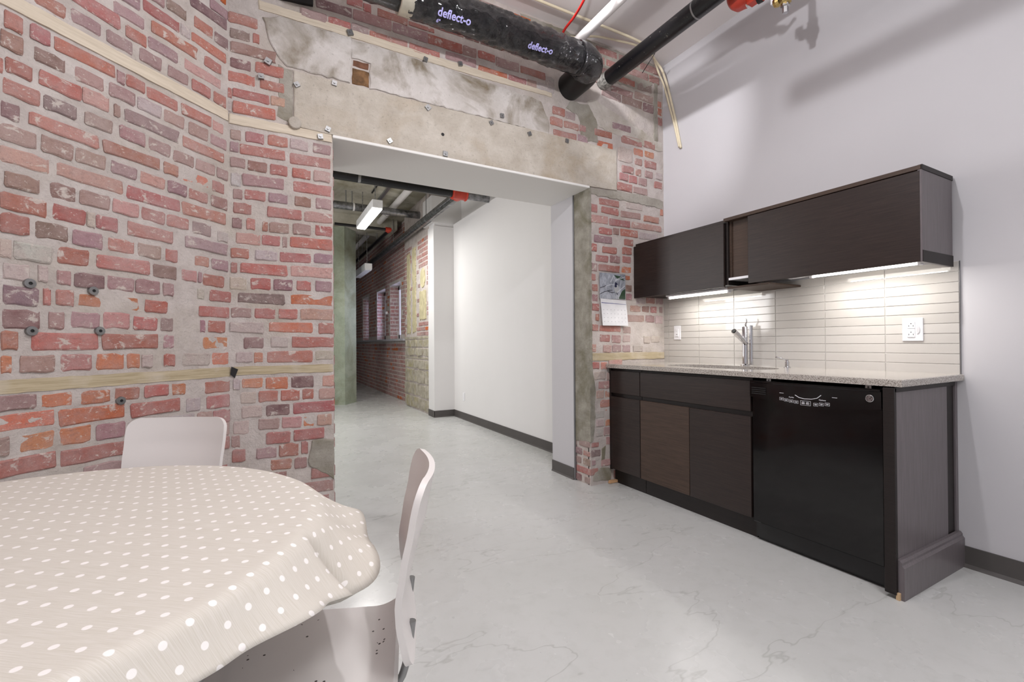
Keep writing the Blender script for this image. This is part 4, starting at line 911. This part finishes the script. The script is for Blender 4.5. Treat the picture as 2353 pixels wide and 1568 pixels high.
tag(MB().tube(smooth_path([(1.829, 2.62, 3.259), (1.824, 2.56, 3.276), (1.817, 2.45, 3.281), (1.774, 2.3, 3.265), (1.74, 2.15, 3.30), (1.70, 1.95, 3.45)]), .0085, 10).build('red_wire', M['red_tube'], None, True), 'red plastic tube curving down from the ceiling to the black duct', 'tube')
t = thing('wire_tie', 'black ring clips where the red tube meets the cream cable', 'clip', (1.83, 2.63, 3.26))
for dx in (-.014, .012): MB().lathe([(.011, -.003), (.013, 0), (.011, .003)], (1.83 + dx, 2.635, 3.258), 14, 'x').build('clip_ring', M['black_dull'], t, True)
tag(MB().tube([(2.71, 2.6, 3.389), (2.718, 2.70, 3.34), (2.721, 2.75, 3.313)], .003, 6).build('loose_wire', M['black_dull'], None, True), 'short thin black wire hanging behind the black pipe near the corner', 'wire')

# ------------------------------------------------------------------ the hall beyond the opening
structure(MB().box(-3.2, 4, YH - .02, 15, ZC, ZC + .2).build('ceiling', M['slab']), 'bare concrete slab over the hall')
hw = structure(MB().box(2.53, 2.66, YH, 6.54, 0, 2.93).box(2.66, 2.8, YH, 6.9, 0, ZC).build('wall_hall', M['hall_wall']), 'white drywall on the right of the hall')
MB().box(2.522, 2.53, YH, 6.53, 0, .1).prism([(2.514, 0), (2.53, 0), (2.53, .014), (2.522, .014)], YH, 6.53, 'y').build('baseboard', M['rubber'], hw)
pr_ = structure(MB().box(2.21, 2.7, 6.53, 6.80, 0, 2.88).box(2.23, 2.7, 6.55, 6.80, 2.88, 2.93).box(2.18, 2.7, 6.53, 6.95, 2.93, 3.33).build('wall_return', M['hall_wall']), 'short white return wall with a boxed bulkhead over it')
MB().box(2.203, 2.53, 6.522, 6.53, 0, .1).box(2.202, 2.21, 6.522, 6.80, 0, .1).prism([(6.514, 0), (6.53, 0), (6.53, .014), (6.522, .014)], 2.203, 2.53, 'x').build('baseboard', M['rubber'], pr_)
t = thing('wall_socket', 'small white socket low on the hall drywall', 'outlet', (2.53, 6.157, .33))
MB().cbox(2.523, 2.53, 6.12, 6.19, .27, .39, .002).build('cover_plate', M['white_plastic'], t); MB().cbox(2.521, 2.524, 6.14, 6.17, .30, .36, .001).build('socket', M['white_plastic'], t)

# old stone and brick stretch
so = structure(MB().box(2.232, 2.6, 6.80, 8.22, 0, ZC).build('wall_stone', M['mortar']), 'old wall of rubble stone below and worn brick above')
PS = lambda u, z, e: Vector((2.232 - e, u, z))
rr = random.Random(21); mb = MB()
mural = [(6.95, 7.32, 1.5, 1.98), (7.0, 7.28, 2.0, 2.34), (7.5, 7.72, 1.3, 2.75), (7.84, 8.06, 1.3, 1.95)]
more_bricks(mb, PS, 6.81, 8.21, 1.24, 2.86, mural, rr); stuff(mb.build('brick_courses', M['brick_stuff'], so))
st = plain('yellowed_plaster', rgb(196, 186, 150), .9, 0, .14, 9, .4)
patch('plaster_remnant', so, PS, rect(6.96, 7.30, 1.5, 1.96), .012, st, 3, .012); patch('plaster_remnant', so, PS, [(7.13 + .13 * math.cos(a), 2.17 + .16 * math.sin(a)) for a in [2 * PI * k / 14 for k in range(14)]], .012, st, 4, .008)
patch('plaster_remnant', so, PS, rect(7.51, 7.71, 1.3, 2.74), .01, st, 5, .02); patch('plaster_remnant', so, PS, rect(7.85, 8.05, 1.28, 2.7), .01, st, 6, .02)
MB().box(2.222, 2.24, 6.81, 8.21, 1.19, 1.225).build('stone_ledge', M['stone'], so); MB().box(2.224, 2.24, 6.81, 8.21, .86, .885).build('stone_ledge', M['stone'], so)
z = .02; k = 0
while z < 1.16:
    h = rr.uniform(.15, .24) if z < .8 else .14
    if .75 < z < .9: z = .9
    h = min(h, (.85 if z < .85 else 1.18) - z)
    if h < .06: z += h + .01; continue
    u = 6.815
    while u < 8.2:
        w = rr.uniform(.16, .36); b = min(u + w, 8.205)
        if b - u > .06:
            c = [(u + .01, z + .01), (b - .015, z + .006), (b - .006, z + h * .5), (b - .015, z + h - .015), ((u + b) / 2, z + h - .006), (u + .015, z + h - .012), (u + .005, z + h * .5)]
            ragged(MB(), PS, c, rr.uniform(.006, .022), seed=k, seg=.5, amp=.012).build('stone', M['stone'], so)
        u = b + .012; k += 1
    z += h + .014

# far brick wall with windows
FX = 2.32; wins = [(8.85, 9.72), (10.15, 11.02), (12.0, 12.8)]; WZ0, WZ1 = 1.22, 2.34
m = MB(); ys = [8.22] + [v for w in wins for v in w] + [14]
for i in range(0, len(ys), 2): m.box(FX, FX + .3, ys[i], ys[i + 1], 0, ZC)
for a, b in wins: m.box(FX, FX + .3, a, b, 0, WZ0 - .02); m.box(FX, FX + .3, a, b, WZ1, ZC)
fw = structure(m.build('wall_far_right', M['mortar']), 'red brick window wall far down the hall')
PF = lambda u, z, e: Vector((FX - e, u, z)); mb = MB(); rr = random.Random(31)
more_bricks(mb, PF, 8.23, 13.9, .02, ZC - .03, [(a - .0, b + .0, WZ0 - .06, WZ1 + .0) for a, b in wins] + [(8, 14, 1.15, 1.225)], rr)
for a, b in wins:
    more_bricks(mb, lambda u, z, e, b=b: Vector((u, b - e, z)), FX + .005, FX + .18, WZ0, WZ1, [], rr)
    more_bricks(mb, lambda u, z, e, a=a: Vector((u, a + e, z)), FX + .005, FX + .18, WZ0, WZ1, [], rr)
stuff(mb.build('brick_courses', M['brick_stuff'], fw))
MB().cbox(2.20, FX + .2, 8.24, 13.6, 1.165, 1.205, .004).build('long_sill', plain('grey_sill', rgb(170, 168, 172), .5), fw)
glass = NT('window_glass')
gt, gg, gm = glass.node('ShaderNodeBsdfTransparent'), glass.node('ShaderNodeBsdfGlossy'), glass.node('ShaderNodeMixShader')
gg.inputs['Roughness'].default_value = .03; gm.inputs[0].default_value = .08
glass.link(gt.outputs[0], gm.inputs[1]); glass.link(gg.outputs[0], gm.inputs[2]); glass.link(gm.outputs[0], glass.n['Material Output'].inputs[0])
for i, (a, b) in enumerate(wins):
    w = D.objects.new('window_%d' % (i + 1), None); C.objects.link(w); w.location = (FX + .2, (a + b) / 2, WZ0); structure(w, ['nearest of the hall windows, white framed in brick', 'second hall window, white framed, with a pull knob', 'farthest hall window, mostly hidden by the column'][i])
    x0, x1 = FX + .18, FX + .25
    m = MB()
    for q in ((a, a + .08, WZ0, WZ1), (b - .08, b, WZ0, WZ1), (a, b, WZ0, WZ0 + .08), (a, b, WZ1 - .08, WZ1), ((a + b) / 2 - .02, (a + b) / 2 + .02, WZ0, WZ1)): m.box(x0, x1, *q)
    m.build('window_frame', M['white_plastic'], w)
    for c_, d_ in ((a + .08, (a + b) / 2 - .02), ((a + b) / 2 + .02, b - .08)): MB().box(x0 + .03, x0 + .036, c_, d_, WZ0 + .08, WZ1 - .08).build('pane', glass.m, w)
MB().lathe([(.02, -.03), (.035, -.015), (.035, .015), (.02, .03)], (FX - .02, 9.93, 1.78), 12, 'y').build('shutter_knob', M['white_plastic'], fw, True)
structure(MB().box(-3.3, 4, 13.95, 14.1, 0, ZC).build('wall_far', M['dark_room']), 'far hall wall coloured dark for the unlit end')
structure(MB().box(-3.3, -3.1, YB, 14, 0, ZC).build('wall_hall_left', M['hall_wall']))
structure(MB().box(-3.1, 2.2, 8.62, 9.3, 3.27, ZC).build('trim_1', M['slab']), 'concrete beam over the column')
s45 = .41; cpt = Vector((1.263, 8.746)); d1 = Vector((.62, .785)) * s45; d2 = Vector((-.785, .62)) * s45
q = [cpt, cpt + d1, cpt + d1 + d2, cpt + d2 * .55 + Vector((0, .0)), cpt + d2 * .5 + d1 * .05, cpt + d2 * .45]
t = thing('concrete_column', 'square greenish concrete column standing diagonally in the hall', 'column', (1.25, 9.05, 0))
MB().prism([tuple(cpt), tuple(cpt + d1), tuple(cpt + d1 + d2), tuple(cpt + d2)], 0, 3.27, 'z').build('shaft', M['column'], t)
MB().prism([tuple(cpt + d2 * .52 - d1 * .03), tuple(cpt + d2 * .52), tuple(cpt + d2 * .62), tuple(cpt + d2 * .62 - d1 * .03)], 0, 3.27, 'z').build('edge_rib', M['column'], t)

# hall services
t = thing('hall_main_pipe', 'large grey steel pipe running down the hall below the slab', 'pipe', (2.12, 9, 2.97))
MB().tube([(2.12, 5.33, 2.97), (2.12, 13.6, 2.97)], .058, 24).build('pipe', M['pipe_grey'], t, sharp=40)
for y in (6.5, 6.9, 7.3): MB().lathe([(.06, y), (.0615, y + .004), (.06, y + .008)], (2.12, 0, 2.97), 24, 'y').build('clamp_ring', M['galv'], t)
for y in (6.6, 8.6): MB().tube([(2.12, y, 3.0), (2.12, y, ZC)], .006, 6).build('hanger_rod', M['galv'], t)
t = thing('hall_cross_pipe', 'black pipe across the hall just behind the opening with a red tee', 'pipe', (.9, 5.27, 2.96))
MB().tube([(-2.9, 5.27, 2.965), (2.05, 5.27, 2.965)], .052, 20).build('pipe', M['black_pipe'], t, sharp=40)
MB().tube([(2.15, 5.27, 2.965), (2.52, 5.27, 2.965)], .05, 20).build('pipe', M['pipe_grey'], t, sharp=40)
MB().tube([(2.02, 5.27, 2.965), (2.22, 5.27, 2.965)], .068, 20).tube([(2.12, 5.27, 2.965), (2.12, 5.36, 2.97)], .07, 20).build('tee', M['red_paint'], t, sharp=40)
for x in (2.035, 2.205): MB().lathe([(.07, x - .012), (.078, x), (.07, x + .012)], (0, 5.27, 2.965), 20, 'x').build('tee_collar', M['red_paint'], t)
MB().lathe([(.053, .905), (.054, .91), (.054, .93), (.053, .935)], (0, 5.27, 2.965), 20, 'x').build('clamp_ring', M['galv'], t)
t = thing('hall_elbow_pipe', 'grey pipe across the hall ending in a red elbow above the white return', 'pipe', (1.2, 7.3, 3.23))
MB().tube([(-2.9, 7.3, 3.225), (2.64, 7.3, 3.225)], .058, 20).build('pipe', M['pipe_grey'], t, sharp=40)
MB().tube(smooth_path([(2.56, 7.3, 3.225), (2.66, 7.3, 3.225), (2.71, 7.3, 3.26), (2.72, 7.3, 3.33)], 5), .07, 18).build('elbow', M['red_paint'], t, sharp=50)
MB().tube([(2.72, 7.3, 3.32), (2.72, 7.3, ZC)], .045, 16).build('riser', M['pipe_grey'], t, sharp=40)
for x in (1.08, 1.17): MB().tube([(x, 7.3, 3.27), (x, 7.3, ZC)], .009, 6).build('hanger_rod', M['galv'], t)
MB().lathe([(.062, 1.18), (.064, 1.185), (.064, 1.2), (.062, 1.205)], (0, 7.3, 3.225), 20, 'x').build('clamp_ring', M['white_pipe'], t)
t = thing('hall_white_pipe', 'white pipe running down the hall beside the grey one', 'pipe', (1.87, 9, 3.39))
MB().tube([(1.87, 5.6, 3.39), (1.87, 13.5, 3.39)], .05, 18).build('pipe', M['white_pipe'], t, sharp=40)
for y in (8.0, 9.1): MB().lathe([(.051, y), (.053, y + .01), (.051, y + .02)], (1.87, 0, 3.39), 18, 'y').build('clamp_ring', M['galv'], t)
t = thing('hall_branch_pipe', 'thin dark branch pipe with a small red elbow in front of the column', 'pipe', (1.9, 8.0, 3.1))
MB().tube([(1.0, 7.97, 3.1), (1.86, 7.97, 3.1)], .024, 12).build('pipe', M['black_pipe'], t, sharp=40); MB().tube([(1.9, 8.02, 3.1), (1.9, 13.4, 3.1)], .034, 12).build('pipe', M['black_pipe'], t, sharp=40)
MB().tube([(1.83, 7.97, 3.1), (1.9, 7.97, 3.1), (1.9, 8.06, 3.1)], .042, 12).build('elbow', M['red_paint'], t, sharp=50)
for y in (9, 10.5): MB().tube([(1.9, y, 3.13), (1.9, y, ZC)], .006, 6).build('hanger_rod', M['galv'], t)
t = thing('ceiling_conduit', 'pair of thin metal conduits fixed under the hall slab', 'conduit', (1.5, 7, 3.44))
MB().tube([(1.45, 5.2, 3.45), (1.45, 7.2, 3.45)], .012, 8).build('conduit', M['dark'], t, True); MB().cbox(1.60, 1.65, 5.2, 8.2, 3.435, 3.464, .003).build('conduit', M['galv'], t)
t = thing('hall_duct', 'short silver foil duct stub at the top right of the opening', 'duct', (2.2, 5.62, 3.25))
wrinkled([(1.95, 5.62, 3.23), (2.3, 5.62, 3.25), (2.65, 5.62, 3.25)], .07, 20, .4, 3.0).build('foil_sleeve', plain('silver_foil', rgb(196, 196, 198), .2, .8, .3, 30), t, True)

def hall_fixture(label, x, y0, y1, z, mat):
    t = thing('pendant_light', label, 'light', (x, (y0 + y1) / 2, z), 0, 'long fluorescent lights hung down the hall')
    MB().cbox(x - .07, x + .07, y0, y1, z + .02, z + .13, .006).build('housing', M['lamp_body'], t)
    MB().cbox(x - .064, x + .064, y0 + .015, y1 - .015, z, z + .021, .006).build('diffuser', mat, t)
    for y in (y0 + .15, y1 - .15):
        m = MB(); n = int((ZC - z - .13) / .03)
        for k in range(n):
            zz = z + .13 + .03 * k; m.cbox(x - .004 - .003 * (k % 2), x + .004 + .003 * (k % 2), y - .007 + .003 * (k % 2), y + .007 - .003 * (k % 2), zz, zz + .028, .002)
        m.build('chain', M['galv'], t)
hall_fixture('lit white fluorescent light hanging by chains in the hall', 1.31, 6.15, 7.36, 2.9, M['hall_light'])
hall_fixture('unlit white fluorescent light far down the dark end of the hall', 1.72, 8.9, 10.1, 2.52, M['lamp_body'])

# ------------------------------------------------------------------ table, cloth, chairs
TC = Vector((-.46, 1.13)); TR = .552
t = thing('round_table', 'round table hidden under the dotted cloth on thin grey metal legs', 'table', (TC.x, TC.y, 0))
MB().lathe([(TR - .02, .722), (TR, .726), (TR, .745), (TR - .006, .750)], (TC.x, TC.y, 0), 64).build('tabletop', plain('white_laminate', rgb(226, 220, 212), .5), t, sharp=30)
MB().lathe([(.44, .67), (.46, .672), (.46, .722), (.44, .722)], (TC.x, TC.y, 0), 48).build('apron', M['galv'], t, sharp=30)
for k in range(4):
    a = -.7 + k * PI / 2; x, y = TC.x + .465 * math.cos(a), TC.y + .465 * math.sin(a)
    MB().cbox(x - .018, x + .018, y - .018, y + .018, .0, .722, .003).build('leg', M['galv'], t)

def cloth():
    NA, top = 400, [.0, .25, .5, .75, .9, .965, .99]
    def over(p):       # overhang along the edge: the cloth's corners hang lowest
        p = (p + PI) % (2 * PI) - PI
        keys = [(-180, .10), (-120, .075), (-90, .05), (-62, .06), (-45, .08), (-30, .115), (-22, .15), (-14, .185), (-8, .16), (6, .15), (25, .14), (40, .12), (70, .10), (120, .13), (180, .10)]
        d = math.degrees(p)
        for (a, b), (c_, e) in zip(keys, keys[1:]):
            if a <= d <= c_:
                s = (d - a) / (c_ - a); s = s * s * (3 - 2 * s); return b + (e - b) * s
        return .1
    def fold(p):       # how far the skirt swings out (1) or tucks in (0)
        d = math.degrees((p + PI) % (2 * PI) - PI)
        f = .72 + .2 * math.sin(d / 360 * 2 * PI * 10 + 1.2) + .06 * math.sin(d / 360 * 2 * PI * 19)
        f -= 1.0 * math.exp(-((d + 20.3) / 1.1) ** 2); f += .28 * math.exp(-((d + 24) / 3.0) ** 2) + .5 * math.exp(-((d + 10) / 7.0) ** 2) + .6 * math.exp(-((d - 14) / 12.0) ** 2)
        return f
    m = MB(); vs = []; uv = []
    ca, sa = math.cos(R(36)), math.sin(R(36))
    def put(r, a, z, s):
        vs.append((TC.x + r * math.cos(a), TC.y + r * math.sin(a), z)); x, y = s * math.cos(a), s * math.sin(a)
        x += TC.x; y += TC.y; uv.append((x * ca - y * sa, x * sa + y * ca))
    S = 9
    for k in range(NA):
        a = 2 * PI * k / NA
        for f in top[1:]: put(TR * f, a, .7525 + .0008 * noise.noise(Vector((math.cos(a) * f * 5, math.sin(a) * f * 5, 1))), TR * f)
        L = over(a); F = fold(a); r, z, s = TR, .7505, TR
        put(r, a, z, s)
        for j in range(1, S + 1):
            ds = L / S; ang = min(1, j / 2.2) * (R(84) - R(46) * F * (.55 + .45 * j / S))
            r += ds * math.cos(ang); z -= ds * math.sin(ang); s += ds; put(r, a, z, s)
    W = len(top) - 1 + 1 + S
    fs = [(k * W + j, k * W + j + 1, ((k + 1) % NA) * W + j + 1, ((k + 1) % NA) * W + j) for k in range(NA) for j in range(W - 1)]
    vs.append((TC.x, TC.y, .7525)); x, y = TC; uv.append((x * ca - y * sa, x * sa + y * ca)); ci = len(vs) - 1
    fs += [(ci, k * W, ((k + 1) % NA) * W) for k in range(NA)]
    me = D.meshes.new('tablecloth'); me.from_pydata(vs, [], fs)
    l = me.uv_layers.new(name='UVMap')
    for lp in me.loops: l.data[lp.index].uv = uv[lp.vertex_index]
    for p in me.polygons: p.use_smooth = True
    me.materials.append(M['cloth']); o = D.objects.new('tablecloth', me); C.objects.link(o)
    md = o.modifiers.new('thick', 'SOLIDIFY'); md.thickness = .0012; md.offset = 1
    bm = bmesh.new(); bm.from_mesh(me); bmesh.ops.recalc_face_normals(bm, faces=list(bm.faces)); bm.to_mesh(me); bm.free()
    tag(o, 'cream tablecloth with rows of white dots draped over the round table', 'tablecloth')
cloth()

def make_chair(label, loc, rz):
    t = thing('plywood_chair', label, 'chair', (loc[0], loc[1], 0), rz, 'cream moulded plywood chairs')
    HB = .83
    prof = [(.478, .021), (.505, .014), (.565, .002), (.605, .0), (.67, .010), (.755, .0275), (HB, .0425)]
    def off(z):
        for (a, b), (c_, d) in zip(prof, prof[1:]):
            if z <= c_:
                s = (z - a) / (c_ - a); s = s * s * (3 - 2 * s) * .35 + s * .65; return b + (d - b) * s
        return prof[-1][1]
    def hw(z):
        w = .168 + .010 * min(1, max(0, (z - .50) / .25)); r = .04
        if z > HB - r: w -= r - math.sqrt(max(0, r * r - (z - HB + r) ** 2))
        if z < .508: w -= .03 - math.sqrt(max(0, .03 ** 2 - (.508 - z) ** 2))
        return w
    def PBk(u, v):
        z = .478 + (HB - .478) * v; x = (u * 2 - 1) * hw(z)
        dish = .031 * min(1, max(.3, (z - .45) / .28)) * (1 - (x / .178) ** 2)
        return Vector((x, -.215 - off(z) - dish, z))
    vv = [0, .008, .02, .04, .065] + [.065 + .85 * k / 18 for k in range(1, 19)] + [.94, .962, .98, .992, 1]
    MB().sheet(lambda u, v: PBk(u, vv[min(len(vv) - 1, round(v * (len(vv) - 1)))]), 16, len(vv) - 1, .013).build('backrest', M['chair'], t, local=True, sharp=50)
    def PSt(u, v):
        y = -.2 + .40 * v; w = .155 + .025 * min(1, v * 1.5); r = .04
        if y > .2 - r: w -= r - math.sqrt(max(0, r * r - (y - .2 + r) ** 2))
        x = (u * 2 - 1) * w
        z = .432 + .02 * max(0, 1 - (y + .2) / .055) ** 2 - .022 * max(0, (y - .10) / .1) ** 2 - .006 * (1 - (x / .17) ** 2)
        return Vector((x, y, z))
    sv = [0, .03, .06, .09, .13] + [.13 + .77 * k / 12 for k in range(1, 13)] + [.93, .955, .98, .995, 1]
    MB().sheet(lambda u, v: PSt(u, sv[min(len(sv) - 1, round(v * (len(sv) - 1)))]), 14, len(sv) - 1, .014).build('seat', M['chair'], t, local=True, sharp=50)
    for sx in (-1, 1):
        MB().tube([(sx * .135, .14, .405), (sx * .155, .17, .0)], .011, 12).build('leg', M['galv'], t, local=True, sharp=40)
        MB().tube([(sx * .135, -.15, .405), (sx * .16, -.215, .0)], .011, 12).build('leg', M['galv'], t, local=True, sharp=40)
        MB().tube(smooth_path([(sx * .09, -.1, .402), (sx * .09, -.195, .404), (sx * .09, -.222, .44), (sx * .09, -.236, .53)], 5), .008, 10).build('back_bracket', M['galv'], t, local=True, sharp=40)
    MB().tube([(-.135, .14, .404), (.135, .14, .404)], .009, 8).build('seat_rail', M['galv'], t, local=True, sharp=40)
    MB().tube([(-.135, -.15, .404), (.135, -.15, .404)], .009, 8).build('seat_rail', M['galv'], t, local=True, sharp=40)
    return t
make_chair('cream plywood chair with a paint-chipped seat, pushed under the near right side of the table', (.061, 1.080), R(74.27))
make_chair('cream plywood chair between the far side of the table and the brick walls', (-.397, 1.859), math.atan2(.42, -.908))
